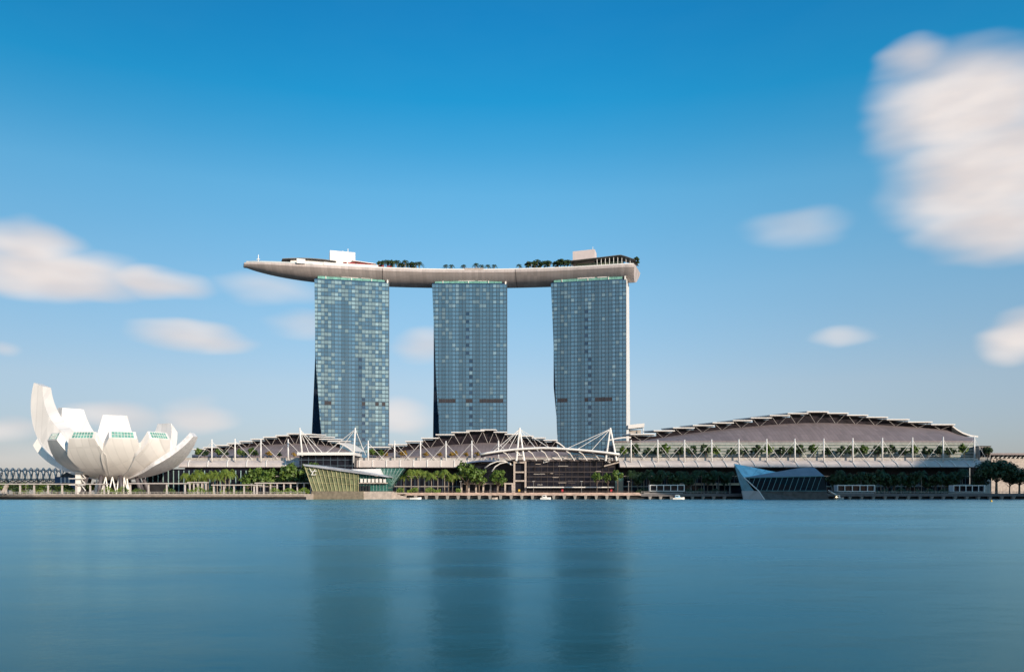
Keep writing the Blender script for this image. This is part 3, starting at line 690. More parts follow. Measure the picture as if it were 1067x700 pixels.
# glass-fronted restaurant corner with a white slab roof, between the first two halls
root = thing('glass_corner_building', P(340, 505, 578), 'dark glass corner block with a white slab roof, behind the yellow glass pavilion', 'building')
Yc = 575
mb = MB(); mb.box(PX(312,Yc), PX(369,Yc), Yc, Yc+24, 2.6, PZ(474.2,Yc)); mb.build('glass_wall', DGLASS, root)
mb = MB(); mb.box(PX(309.5,Yc-4), PX(369,Yc-4), Yc-4, Yc+25, PZ(474.0,Yc-4), PZ(471.0,Yc-4)); mb.build('roof_slab', WHITE, root)
for i in range(8):
    mb = MB(); x = PX(314+i*7.6, Yc); mb.box(x-.15, x+.15, Yc-.4, Yc-.02, 2.7, PZ(474.4,Yc)); mb.build('mullion', TF, root)
for r in (479, 485, 492):
    mb = MB(); mb.box(PX(312,Yc)+.1, PX(369,Yc)-.1, Yc-.25, Yc-.03, PZ(r,Yc)-.2, PZ(r,Yc)+.2); mb.build('transom', TF, root)
for sx_ in (312.3, 370.2):
    mb = MB(); t = P(sx_, 445.5, Yc-3); mb.tube([P(sx_ + (2.5 if sx_ < 340 else -2.2), 482 if sx_ > 340 else 475, Yc-3), t], .7, None, 8, .5); mk = mb.build('mast', WHITE, root, smooth=True)
    for (ex, er) in (((322,472),(330,472.5),(337,472.5)) if sx_ < 340 else ((340,471.5),(352,471.5),(378,468),(381,474))):
        mb = MB(); mb.tube([t+Vector((0,0,-1)), P(ex, er, Yc+1)], .2, None, 5); mb.build('stay', WHITE, mk)

# ------------------------------------------------------------------ event plaza with its arched canopy
root = thing('plaza_canopy', P(573, 480, 572), 'white arched plaza canopy hung from two A-frame masts', 'canopy')
Yp = 566
arch = [(500.5,473.6),(508,471.8),(520,470.0),(535,468.2),(550,467.2),(566,466.6),(580,467.0),(597,468.0),(615,469.6),(632,471.4),(645.5,473.2)]
mb = MB(); mb.tube([P(a, r, Yp) for a, r in arch], .75, None, 8); mb.build('edge_tube', WHITE, root, smooth=True)
mb = MB(); bk_ = [(x, r-.2) for x, r in arch]
top = [P(a, r, Yp)+Vector((0,.6,.2)) for a, r in arch]; bot = [P(a, r+1.7, Yp)+Vector((0,12,0)) for a, r in arch]
mb.grid([top, bot]); mb.grid([[v-Vector((0,0,.4)) for v in top], [v-Vector((0,0,.4)) for v in bot]]); mb.build('roof_sheet', ROOFM, root, smooth=True)
for i in range(9):
    a = 524+i*13.2; j = min(range(len(arch)), key=lambda q: abs(arch[q][0]-a)); mb = MB()
    rr = 468.2+abs(a-566)/70*2.5
    mb.tube([P(a, rr+.8, Yp+.3), P(a+4, rr+3.4, Yp+3), P(a+8.5, 479.6, Yp+6)], .34, None, 6); mb.build('rib', WHITE, root)
mb = MB(); arc2 = [(566,479.8),(578,476.6),(592,474.6),(606,473.8),(618,474.6),(630,477.2),(636,479.8)]
mb.tube([P(a, r, Yp+9) for a, r in arc2], .6, None, 6); mb.tube([P(a, r+2, Yp+9) for a, r in arc2], .35, None, 6)
for a, r in arc2[1:-1]: mb.tube([P(a, r, Yp+9), P(a+1, r+4, Yp+9)], .3, None, 5)
mb.build('rear_arch', WHITE, root)
for k, (ax, legs, stays) in enumerate(((541.5, ((538,480),(546.2,480)), ((512,472),(519,471),(529,470),(561,470),(575,468))), (636, ((631,480),(642.5,480)), ((590,467.5),(601.5,468),(616,469.5))))):
    mb = MB(); t = P(ax, 445.6, Yp+2)
    for lx, lr in legs: mb.tube([P(lx, lr, Yp+2), t], .72, None, 8, .5)
    mb.tube([P(legs[0][0]+.9, 474, Yp+2), P(legs[1][0]-.9, 474, Yp+2)], .35, None, 6)
    mk = mb.build('mast_frame', WHITE, root)
    for ex, er in stays:
        mb = MB(); mb.tube([t+Vector((0,0,-.8)), P(ex, er, Yp)], .2, None, 5); mb.build('stay', WHITE, mk)
# atrium hall behind it
root = thing('plaza_atrium', P(590, 508, 580), 'dark glass atrium hall behind the plaza, under the arched canopy', 'building')
Ya = 576
mb = MB(); mb.box(PX(548,Ya), PX(641,Ya), Ya, Ya+30, 2.6, PZ(480.6,Ya)); mb.build('glass_wall', DGLASS, root)
mb = MB(); mb.box(PX(533,Ya-1), PX(643,Ya-1), Ya-1.5, Ya+31, PZ(480.4,Ya), PZ(478.6,Ya)); mb.build('roof_beam', SOFFIT, root)
BR = pm('bronze_floor_edge', (.075,.058,.056), .5)
for i in range(15):
    x = PX(551+i*6.4, Ya); mb = MB(); mb.box(x-.08, x+.08, Ya-.5, Ya-.03, 2.7, PZ(480.8,Ya)); mb.build('mullion', BR, root)
for r in (486, 491.5, 496.5, 501.5):
    mb = MB(); mb.box(PX(549,Ya), PX(640,Ya), Ya-.35, Ya-.06, PZ(r,Ya)-.22, PZ(r,Ya)+.22); mb.build('floor_edge', BR, root)
bar_rnd = random.Random(8)                      # pale bars painting faint light lines in front of the dark glass
for _ in range(16):
    a = bar_rnd.uniform(551, 630); b_ = a+bar_rnd.uniform(3, 12); r = bar_rnd.uniform(483, 505)
    MB().box(PX(a,Ya), PX(min(b_,639),Ya), Ya-.62, Ya-.52, PZ(r,Ya)-.16, PZ(r,Ya)+.16).build('light_bar', bar_rnd.choice((CONC, GRAN, BR)), root)
mb = MB()
for a in (535, 546.6): mb.box(PX(a,Ya-3), PX(a+1.9,Ya-3), Ya-4, Ya-1.6, 2.6, PZ(480.5,Ya-3))
for r in (481, 491, 500): mb.box(PX(536.9,Ya-3), PX(546.6,Ya-3), Ya-3.8, Ya-1.8, PZ(r+1.5,Ya-3), PZ(r,Ya-3))
mb.build('stone_frame', GRAN, root)
mb = MB(); mb.box(PX(537,Ya), PX(547,Ya), Ya-1.4, Ya-.4, 2.6, PZ(481,Ya)); mb.build('bay_glazing', DGLASS, root)
mb = MB(); mb.box(PX(549,Ya-9), PX(640,Ya-9), Ya-9, Ya-.8, PZ(507.9,Ya-9), PZ(506.9,Ya-9)); mb.build('awning', WHITE, root)
mb = MB(); mb.box(PX(641.5,Ya), PX(650,Ya), Ya+4, Ya+5, 2.6, PZ(492,Ya)); mb.build('side_glazing', GGLASS, root)
mb = MB(); mb.prism([P(629.5,484.8,Ya-4),P(645.5,480.6,Ya-4),P(645.5,481.9,Ya-4),P(629.5,486.1,Ya-4)], [P(629.5,484.8,Ya-1.7),P(645.5,480.6,Ya-1.7),P(645.5,481.9,Ya-1.7),P(629.5,486.1,Ya-1.7)]); mb.build('ramp_beam', GRAN, root)
# swooping blue entrance arch
root = thing('entrance_arch', P(512, 500, 578), 'blue swooping entrance roof with two white arched ribs left of the atrium', 'canopy')
Ye = 575; sw = [(483,482.5),(490,480.6),(500,479.3),(512,478.9),(523,479.6),(531,481.5),(536,484.5)]
mb = MB(); mb.prism([P(a,r,Ye) for a,r in sw]+[P(a,r+1.8-abs(a-510)/40,Ye) for a,r in reversed(sw)], [P(a,r,Ye)+Vector((0,16,0)) for a,r in sw]+[P(a,r+1.8-abs(a-510)/40,Ye)+Vector((0,16,0)) for a,r in reversed(sw)]); mb.build('roof', pm('blue_roof', (.10,.14,.24), .35, var=.1), root)
for pts in ([(505,487.5),(511,483.2),(518,480.6),(526,480.3),(533,483.5)], [(512.5,491),(516,486),(521,482.8),(528,481.2),(534,484.8)]):
    mb = MB(); mb.tube([P(a,r,Ye-1) for a,r in pts], .45, None, 6); mb.build('arch_rib', WHITE, root, smooth=True)
mb = MB(); mb.box(PX(488,Ye+6), PX(534,Ye+6), Ye+6, Ye+7, 2.6, PZ(483,Ye+6)); mb.build('glass_front', DGLASS, root)
# stone colonnade
root = thing('colonnade', P(512, 510, 568), 'low sunlit stone colonnade under the round trees, left of the atrium', 'colonnade')
Yk = 562
mb = MB(); mb.box(PX(480,Yk), PX(535,Yk), Yk, Yk+6, PZ(504.4,Yk), PZ(502.9,Yk)); mb.build('lintel', GRAN, root)
mb = MB(); mb.box(PX(480,Yk), PX(535,Yk), Yk+5, Yk+5.4, 2.6, PZ(504.5,Yk)); mb.build('rear_glazing', DGLASS, root)
for i in range(8):
    x = PX(480.8+i*7.6, Yk); mb = MB(); mb.box(x-.55, x+.55, Yk+.2, Yk+1.3, 2.6, PZ(504.4,Yk)); mb.build('pier', GRAN, root)
# white canted hotel porch roof behind the convention hall
root = thing('hotel_porch_roof', P(663, 470, 720), 'pale flat porch roof on slim legs right of the darkest tower', 'canopy'); Yq = 720
mb = MB(); mb.prism([P(654.5,442.6,Yq),P(671.5,440.8,Yq),P(671.5,444.8,Yq),P(654.5,446.6,Yq)], [P(654.5,442.6,Yq)+Vector((0,14,0)),P(671.5,440.8,Yq)+Vector((0,14,0)),P(671.5,444.8,Yq)+Vector((0,14,0)),P(654.5,446.6,Yq)+Vector((0,14,0))]); mb.build('roof', PANEL, root)
for a, yy in ((670.3, 0), (670.3, 12), (656, 12)):
    mb = MB(); q = P(a, 446, Yq+yy+.6); mb.tube([(q.x,q.y,2.6), q], .5, None, 6); mb.build('leg', WHITE, root)
mb = MB(); q = P(656.5, 447.3, Yq); mb.box(q.x, PX(669, Yq), Yq+6, Yq+7, 2.6, q.z); mb.build('wall', CONC, root)

# ------------------------------------------------------------------ lotus-shaped museum
AX, AY = PX(118, 545), 545.0
root = thing('lotus_museum', (AX, AY, 3.2), 'white lotus-shaped museum with upturned petals on the promenade', 'museum')
Z0 = 11.6
def petal(az, a, b_, aend, hwmax, hwtip, th, name='petal', sky=True, gap=.55, mat=SHELL, sect=18.0, dal=5):
    az = R(az); D = Vector((math.cos(az), math.sin(az), 0)); S = Vector((-math.sin(az), math.cos(az), 0)); O = Vector((AX, AY, Z0))
    n = 22; rows = []; ae = R(aend)
    for i in range(n+1):
        f = i/n; al = R(7)+(ae-R(7))*f
        r, z = a*math.sin(al), b_*(1-math.cos(al))
        nx, nz = math.sin(al)/a, -math.cos(al)/b_; l = math.hypot(nx, nz); nx /= l; nz /= l
        t = th(f) if callable(th) else th*min(1, .25+1.2*f)
        al2 = al+R(dal)*f; r2, z2 = a*math.sin(al2)-nx*t, b_*(1-math.cos(al2))-nz*t+ (1.2 if sky else 0)*f
        wo = min(r*math.tan(R(sect))*1.0, hwmax)
        if f > gap: wo = min(wo, hwmax+(hwtip-hwmax)*((f-gap)/(1-gap))**1.1)
        wi = min(max(r2, 2)*math.tan(R(sect)), wo*1.0) if f < gap*.9 else wo*.96
        ro = O+D*r+Vector((0,0,z)); ri = O+D*max(r2, .5)+Vector((0,0,z2))
        rows.append([ro-S*wo, ro+S*wo, ri+S*wi, ri-S*wi])
    mb = MB()
    for e in ((0,1),(1,2),(2,3),(3,0)): mb.grid([[rw[e[0]], rw[e[1]]] for rw in rows])
    # a few more columns across the outside so that it reads as curved
    mb.poly(rows[0]); mb.poly(rows[-1])
    o = mb.build(name, mat, root, smooth=True)
    try: o.data.set_sharp_from_angle(angle=R(30))
    except Exception: pass
    if sky:
        q = rows[-1]; c = sum(q, Vector())/4; nn = (q[1]-q[0]).cross(q[3]-q[0]).normalized()
        if nn.dot(D) < 0: nn = -nn
        ins = [c+(v-c)*.80+nn*.12 for v in q]; mb = MB(); mb.prism([v for v in ins], [v-nn*.08 for v in ins]); sk = mb.build('skylight', CROWNG, o)
        mb = MB()
        for k in range(1, 7):
            f = k/7; p0 = ins[0].lerp(ins[1], f)+nn*.1; p1 = ins[3].lerp(ins[2], f)+nn*.1; mb.tube([p0, p1], .13, None, 4)
        mb.tube([ins[0].lerp(ins[3], .5)+nn*.1, ins[1].lerp(ins[2], .5)+nn*.1], .13, None, 4)
        mb.build('glazing_bars', WHITE, sk)
    return o
petal(302, 43.5, 34.5, 73, 13.4, 7.6, 3.6, dal=3)
petal(271, 43.5, 34.5, 72, 13.4, 7.4, 3.6, dal=3)
petal(240, 43.0, 36.5, 69, 11.0, 4.6, 3.6, dal=3)
petal(331, 45.5, 34.5, 74, 13.6, 7.2, 3.6, dal=3)
petal(170, 54.5, 51, 103, 9.0, 4.0, lambda f: 3+15*min(1, f*2.0)-11.5*max(0, f-.42)/.58, sky=False, gap=.3, dal=-1)
petal(145, 53, 46, 93, 17.0, 7.4, lambda f: 3+7*min(1, f*1.6)-5*max(0, f-.6)/.4, sky=False, gap=.25, dal=0)
petal(113, 40, 40, 91, 14.0, 7.6, 5.0, sky=False)
petal(86, 40, 30, 74, 12.0, 8.0, 5.0, sky=False)
petal(60, 43.5, 40, 80, 13.0, 7.0, 5.5, sky=True)
TILE = pm('grey_shell_tiles', (.66,.65,.66), .4, var=.14, scale=.5)
petal(354, 61, 50, 63, 17.0, 3.0, 3.2, sky=False, mat=TILE, gap=.3, sect=22, dal=1)
petal(197, 47, 31, 72, 6.0, 3.0, 4.0, sky=False, sect=14, gap=.4)
for i in range(10):
    a = R(20+36*i); mb = MB(); mb.tube([(AX+21*math.cos(a), AY+21*math.sin(a), 3.2), (AX+17*math.cos(a), AY+17*math.sin(a), Z0+3.2)], 1.15, None, 8); mb.build('column', pm('dark_column', (.10,.09,.10), .5) if i == 0 else MATS['dark_column'], root, smooth=True)
mb = MB()
for i in range(14):
    a0, a1 = R(i*360/14), R((i+1)*360/14); q = lambda a, r, z: (AX+3+r*math.cos(a), AY-8+r*math.sin(a), z)
    mb.tube([q(a0,10,3.2), q((a0+a1)/2,8.5,Z0+2)], .38, None, 6); mb.tube([q((a0+a1)/2,8.5,Z0+2), q(a1,10,3.2)], .38, None, 6)
mb.build('lattice', WHITE, root)
mb = MB(); pts = [(AX+9*math.cos(R(k*30)), AY+4+9*math.sin(R(k*30))) for k in range(12)]
mb.prism([(x,y,3.2) for x,y in pts], [(x,y,Z0+1) for x,y in pts]); mb.build('lobby_glass', DGLASS, root)
mb = MB(); mb.box(AX-24, AX+24, AY+24, AY+25, 3.2, 11); mb.build('lobby_wall', DARK, root)

# white zigzag stair tower beside the museum
root = thing('stair_tower', P(81, 510, 528), 'white open zigzag stair tower under the tallest museum petal', 'stairs'); Ys_ = 527
mb = MB(); mb.box(PX(78.5,Ys_), PX(84,Ys_), Ys_, Ys_+4, 3.3, PZ(489.5,Ys_)); mb.build('core', WHITE, root)
for k, r in enumerate((491.5, 498, 504.5)):
    mb = MB(); a, e = (73, 89); mb.box(PX(a,Ys_), PX(e,Ys_), Ys_-1.6, Ys_-.05, PZ(r+.8,Ys_), PZ(r,Ys_)); mb.build('landing', WHITE, root)
    mb = MB(); mb.prism([P(84.5,r+.3,Ys_-.8),P(89,r+6,Ys_-.8),P(89,r+6.9,Ys_-.8),P(84.5,r+1.2,Ys_-.8)], [P(84.5,r+.3,Ys_-.8)+Vector((0,.7,0)),P(89,r+6,Ys_-.8)+Vector((0,.7,0)),P(89,r+6.9,Ys_-.8)+Vector((0,.7,0)),P(84.5,r+1.2,Ys_-.8)+Vector((0,.7,0))]); mb.build('flight', WHITE, root)

# lit glass wall of the theatre hall behind the museum
root = thing('glass_lobby', P(180, 508, 582), 'low blue tinted glass lobby between the lotus museum and the palms', 'building'); Yg = 582
mb = MB(); mb.box(PX(152,Yg), PX(258,Yg), Yg, Yg+6, 2.6, PZ(488.5,Yg)); mb.build('glass_wall', DGLASS, root)
TEAL = pm('teal_frame', (.30,.44,.42), .4)
for i in range(20):
    x = PX(154+i*5.4, Yg); mb = MB(); mb.box(x-.22, x+.22, Yg-.6, Yg-.03, 2.6, PZ(490,Yg)); mb.build('fin', TEAL, root)

# covered walkways along the museum quay
WALK = pm('walkway_cladding', (.52,.47,.44), .6)
def walkway(px0, px1, row, Y, stp, label, ph=0):
    root = thing('covered_walkway', P((px0+px1)/2, PYH, Y), label, 'walkway'); mb = MB()
    mb.box(PX(px0,Y), PX(px1,Y), Y-1.5, Y+2.5, PZ(row+1.0,Y), PZ(row,Y)); mb.build('roof', WALK, root)
    px = px0+ph+2
    while px < px1-1:
        x = PX(px, Y); mb = MB(); mb.box(x-.38, x+.38, Y-.6, Y+.2, 3.3, PZ(row+1.02,Y)); mb.build('post', WALK, root); px += stp
walkway(-20, 112, 503.6, 507, 14.6, 'longest white covered walkway, on the quay left of the museum lattice', 10)
walkway(134, 197, 503.0, 507, 19, 'white covered walkway in front of the grey tiled museum petal')
walkway(196, 216, 501.9, 522, 4.2, 'short white walkway with close set posts behind the low hedge')
walkway(221, 272, 504.6, 507, 10.5, 'white covered walkway in front of the palm row')
walkway(266, 326, 502.6, 535, 7, 'pale covered walkway behind the round trees near the yellow pavilion')
# leaning stone marker at the very left
mb = MB(); mb.prism([P(0.5,513.5,506),P(4,513.5,506),P(8.4,505,506),P(5,505,506)], [v+Vector((0,1.5,0)) for v in (P(0.5,513.5,506),P(4,513.5,506),P(8.4,505,506),P(5,505,506))])
tag(mb.build('leaning_strut', GRAN, loc=P(2,513.5,506)), 'orange tinted leaning strut at the end of the longest walkway', 'strut')

# helix footbridge at far left
root = thing('helix_footbridge', P(20, 503, 640), 'silvery double helix footbridge reaching the shore behind the museum', 'bridge'); Yb = 640
xa, xb, zc, rb = PX(-60,Yb), PX(74,Yb), PZ(495,Yb), 5.4
STEEL = pm('bridge_steel', (.55,.52,.50), .4, .2); STEEL2 = pm('bridge_dark_steel', (.28,.28,.30), .4, .2)
def hel(ph, sg, r): return [(xa+(xb-xa)*i/220, Yb+r*math.cos(ph+sg*i*.30), zc+r*math.sin(ph+sg*i*.30)*.98) for i in range(221)]
for j in range(2):
    MB().tube(hel(j*3.14, 1, rb), .38, None, 6).build('outer_helix', STEEL, root, smooth=True)
    MB().tube(hel(j*3.14, -1, rb-1.2), .3, None, 6).build('inner_helix', STEEL, root, smooth=True)
for i in range(26):
    x = xa+(xb-xa)*(i+.5)/26; MB().tube([(x, Yb+(rb-.6)*math.cos(a*.5236), zc+(rb-.6)*math.sin(a*.5236)) for a in range(13)], .12, None, 5).build('hoop', STEEL, root)
MB().box(xa, xb, Yb-3, Yb+3, zc-3.4, zc-2.6).build('deck', CONC, root)
MB().box(xa, xb, Yb-2.5, Yb+2.5, zc+3.4, zc+3.7).build('shade_canopy', STEEL, root)
for a in (-20, 8, 40, 66):
    MB().tube([(PX(a,Yb),Yb,1.5),(PX(a,Yb),Yb,zc-3.4)], .9, None, 8).build('pier', CONC, root)
# second, darker road bridge behind it
root = thing('road_bridge', P(0, 505, 700), 'dark flat road bridge deck seen under the helix footbridge', 'bridge')
MB().box(PX(-80,700), PX(82,700), 700, 716, PZ(502.8,700), PZ(500.4,700))  .build('deck', CONC, root)
for a in (-30, 12, 52): MB().box(PX(a,700), PX(a+4,700), 702, 714, 0, PZ(502.7,700)).build('pier', DSTONE, root)
# stepped blue-white building end by the bridge
root = thing('bridge_landing_building', P(66, 505, 610), 'small blue and white stepped building where the helix footbridge lands', 'building'); Yl = 606
MB().box(PX(57,Yl), PX(76,Yl), Yl, Yl+12, 2.6, PZ(496.5,Yl)).build('wall', pm('navy_cladding', (.05,.11,.22), .5), root)
MB().prism([P(62,496.4,Yl-1),P(73,489.5,Yl-1),P(76,489.5,Yl-1),P(76,496.4,Yl-1)], [v+Vector((0,12,0)) for v in (P(62,496.4,Yl-1),P(73,489.5,Yl-1),P(76,489.5,Yl-1),P(76,496.4,Yl-1))]).build('sloped_roof', DSTONE, root)
for i in range(3): MB().box(PX(63+i*4,Yl), PX(65+i*4,Yl), Yl-.4, Yl-.05, 3, PZ(497,Yl)).build('column', WHITE, root)

# elevated road and building at far right
root = thing('causeway_building', P(1055, 490, 660), 'pale long building with a zigzag truss under its flat roof at the far right', 'building'); Yz = 660
MB().box(PX(1033,Yz), PX(1200,Yz), Yz, Yz+20, 2.6, PZ(477.6,Yz)).build('wall', GRAN, root)
MB().box(PX(1024,Yz), PX(1200,Yz), Yz-3, Yz+22, PZ(474.0,Yz), PZ(472.0,Yz)).build('roof', ROOFM, root)
MB().box(PX(1033,Yz), PX(1200,Yz), Yz+1, Yz+19, PZ(477.6,Yz), PZ(474,Yz)).build('truss_backing', DARK, root)
for i in range(18):
    a = 1034+i*4.6; MB().tube([P(a,477.4,Yz+.4), P(a+3.4,474.2,Yz+.4)], .55, None, 4).build('truss_bar', WHITE, root)
root = thing('roof_block', P(1027, 476, 600), 'small grey block beside the last mast, a tree in front of it', 'building')
MB().box(PX(1020.5,600), PX(1032,600), 600, 612, 2.6, PZ(465.2,600)).build('wall', CONC, root)
MB().box(PX(1020,600), PX(1032.5,600), 599.4, 612.5, PZ(465.1,600), PZ(464.3,600)).build('roof', DSTONE, root)
for i in range(4): MB().box(PX(1021.5+i*2.7,600), PX(1022.9+i*2.7,600), 599.5, 599.98, PZ(476,600), PZ(466,600)).build('window', DGLASS, root)

# ------------------------------------------------------------------ glass pavilions on the water
def solid(faces, name, mat, root, smooth=False):
    mb = MB()
    for f in faces: mb.poly(f)
    return mb.build(name, mat, root)
root = thing('yellow_glass_pavilion', P(360, 515, 530), 'yellow green slanted glass pavilion on a stone base over the water', 'building')
b0 = lambda px, r, Y=530: P(px, r, Y)
MB().prism([b0(324.5,511.6,524),b0(378.5,511.6,524),b0(378.5,523,524),b0(324.5,523,524)], [v+Vector((0,34,0)) for v in (b0(324.5,511.6,524),b0(378.5,511.6,524),b0(378.5,523,524),b0(324.5,523,524))]).build('stone_base', pm('olive_stone', (.20,.17,.125), .8, var=.25, scale=.5), root)
MB().prism([b0(378.7,511.8,525.5),b0(407,511.8,525.5),b0(409,523,525.5),b0(378.7,523,525.5)], [v+Vector((0,30,0)) for v in (b0(378.7,511.8,525.5),b0(407,511.8,525.5),b0(409,523,525.5),b0(378.7,523,525.5))]).build('pale_base', GRAN, root)
ft = [P(317.2,484.8,522), P(373,492.6,522), P(373.4,511.5,526), P(326.2,511.5,526)]
bk2 = [v+Vector((3,26,0)) for v in ft]
MB().prism(ft, bk2).build('glass_body', YGLASS, root)
fr = MB(); 
for i in range(13):
    f = i/12; t_ = ft[0].lerp(ft[1], f); q = ft[3].lerp(ft[2], f); fr.tube([t_+Vector((0,-.25,-.1)), q+Vector((0,-.25,0))], .24, None, 4)
for f in (.33, .66): fr.tube([ft[0].lerp(ft[3], f)+Vector((0,-.2,0)), ft[1].lerp(ft[2], f)+Vector((0,-.2,0))], .12, None, 4)
fr.build('mullion_frame', pm('brass_mullion', (.46,.43,.25), .5), root)
MB().prism([P(315.2,483.3,520.5),P(372,490.6,520.5),P(404.5,496.0,521.5),P(404.5,497.1,521.5),P(372,492.9,520.5),P(317,485.2,520.5)],
           [P(315.2,483.3,520.5)+Vector((4,30,.3)),P(372,490.6,520.5)+Vector((3,30,.3)),P(404.5,496.0,521.5)+Vector((0,30,.3)),P(404.5,497.1,521.5)+Vector((0,30,.3)),P(372,492.9,520.5)+Vector((3,30,.3)),P(317,485.2,520.5)+Vector((4,30,.3))]).build('roof_edge', pm('silver_roof', (.55,.56,.60), .35, .3), root)
MB().prism([P(366,488.6,538),P(396,488.2,538),P(398,494.8,534),P(372,491.2,534)], [v+Vector((0,8,0)) for v in (P(366,488.6,538),P(396,488.2,538),P(398,494.8,534),P(372,491.2,534))]).build('upper_roof', WHITE, root)
MB().prism([P(373.4,493.4,525.2),P(403.5,497.6,525.2),P(404.5,511.6,526.5),P(373.6,511.6,526.5)], [v+Vector((0,20,0)) for v in (P(373.4,493.4,525.2),P(403.5,497.6,525.2),P(404.5,511.6,526.5),P(373.6,511.6,526.5))]).build('side_glass', GGLASS, root)
for i in range(7): MB().box(PX(375.5+i*4,524.8), PX(378.1+i*4,524.8), 524.2, 525.0, PZ(502.4,524.8), PZ(498.6,524.8)).build('balcony_panel', WHITE, root)
MB().box(PX(374,524.5), PX(404,524.5), 523.6, 525.1, PZ(503.6,524.5), PZ(502.6,524.5)).build('balcony_slab', GRAN, root)
for i in range(4): MB().box(PX(374.5+i*3.1,525), PX(376.3+i*3.1,525), 525.0, 525.9, PZ(511.4,525), PZ(505.5,525)).build('doorway', DARK, root)
sm = MB()
for i in range(9):
    f = (i+.5)/9; sm.tube([P(373.4,493.4,525).lerp(P(403.5,497.6,525), f), P(373.6,511.6,526.3).lerp(P(404.5,511.6,526.3), f)], .13, None, 4)
sm.build('side_mullions', TEAL, root)
# diagrid wedge
wd = [P(392,487.8,541), P(420.8,487.6,541), P(404.6,511.6,545), P(398,511.6,545)]
MB().prism(wd, [v+Vector((0,12,0)) for v in wd]).build('glass_wedge', GGLASS, root)
dg = MB()
for i in range(8):
    f = i/7; t_ = wd[0].lerp(wd[1], f)
    dg.tube([t_+Vector((0,-.3,0)), wd[3].lerp(wd[2], min(1, f+.35))+Vector((0,-.3,0))], .16, None, 4); dg.tube([t_+Vector((0,-.3,0)), wd[3].lerp(wd[2], max(0, f-.35))+Vector((0,-.3,0))], .16, None, 4)
for k in range(1, 7): dg.tube([wd[0].lerp(wd[3], k/7)+Vector((0,-.3,0)), wd[1].lerp(wd[2], k/7)+Vector((0,-.3,0))], .1, None, 4)
dg.build('diagrid', TEAL, root)
# the white monogram on the glass
em = MB(); Ym = 521.6
for a, b_ in (((322.6,488.2),(325.6,492.4)),((328.6,488.6),(324.2,494.8)),((325.6,492.4),(325.8,495.0)),((325.8,491.0),(329.8,490.6)),((326.4,494.6),(329.6,494.2))):
    em.tube([P(a[0],a[1],Ym-.3), P(b_[0],b_[1],Ym-.3)], .24, None, 5)
em.build('white_monogram', WHITE, root)

root = thing('blue_crystal_pavilion', P(815, 516, 520), 'dark faceted crystal pavilion with one blue glass facet, on the water', 'building')
A=P(764.8,482.8,524); B_=P(811,492,532); Cn=P(775,497.2,514); Gg=P(773.2,511.3,520); K=P(785.5,511.0,511); Fm=P(775.2,524,520); Dd=P(799,524,505); E=P(790.5,511.4,508.5)
bkv = Vector((6, 24, 0))
solid([[A,B_,Cn,K,Gg],[A,Gg,Gg+bkv,A+bkv],[A,A+bkv,B_+bkv*.6,B_]], 'blue_facet', BGLASS, root)
lines = MB()
for i in range(1, 7):
    f = i/7; lines.tube([A.lerp(Gg, f)+Vector((0,-.15,0)), (B_.lerp(Cn, f*1.6) if f < .62 else Cn.lerp(K, (f-.62)/.38))+Vector((0,-.15,0))], .09, None, 4)
for f in (.18,.36,.54,.72): lines.tube([A.lerp(B_, f)+Vector((0,-.15,0)), Gg.lerp(K, f)+Vector((0,-.15,0)) if f < .4 else Cn.lerp(B_, (f-.3))+Vector((0,-.15,0))], .09, None, 4)
lines.build('facet_bars', pm('blue_bars', (.08,.28,.40), .4), root)
solid([[Gg,K,E,Dd,Fm],[Gg,Fm,Fm+bkv,Gg+bkv]], 'pale_base', pm('pale_panels', (.82,.80,.78), .6, var=.06), root)
R1=P(840,486.8,530); R2=P(848.5,486.8,530); R3=P(859,495.8,512); R1b=R1+Vector((0,16,0)); R3b=R3+Vector((2,32,0)); Cb=Cn+Vector((8,30,0))
RT = pm('steel_grey_roof', (.27,.27,.31), .65, 0.0, var=.12)
solid([[Cn,R1,R2,R3],[Cn,R1,R1b,Cb],[R2,R3,R3b,R1b],[R1,R2,R1b]], 'faceted_roof', RT, root)
S0=P(861.5,511.4,510)
DG2 = pm('black_glass', (.008,.010,.013), .1, ior=1.2)
solid([[Cn+Vector((0,.3,-.2)),R3+Vector((0,.3,-.2)),S0,E],[R3,S0,S0+Vector((3,30,0)),R3b],[Cn,K,E]], 'glass_front', DG2, root)
bars = MB(); c0 = Cn+Vector((0,0,-.3)); 
for i in range(1, 15):
    f = i/14.5; t_ = c0.lerp(R3, f); fb = (84*f-21)/71; q = E.lerp(S0, fb) if fb >= 0 else E.lerp(Cn, -fb/.30*.95); bars.tube([t_+Vector((0,-.15,0)), q+Vector((0,-.15,0))], .17, None, 4)
bars.tube([c0+Vector((0,-.2,0)), R3+Vector((0,-.2,-.1))], .3, None, 4); bars.tube([E+Vector((0,-.2,.1)), S0+Vector((0,-.2,.1))], .2, None, 4)
bars.build('glazing_bars', pm('teal_bars', (.13,.24,.25), .5), root)
solid([[E,S0,P(864.5,524,510),Dd],[S0,S0+Vector((3,30,0)),P(864.5,524,510)+Vector((3,30,0)),P(864.5,524,510)]], 'dark_base', DSTONE, root)
bt = MB(); bt.tube([Cn+Vector((0,-.3,0)), E+Vector((0,-.3,0)), Dd+Vector((0,-.2,0))], .35, None, 5); bt.build('pale_edge', WHITE, root)

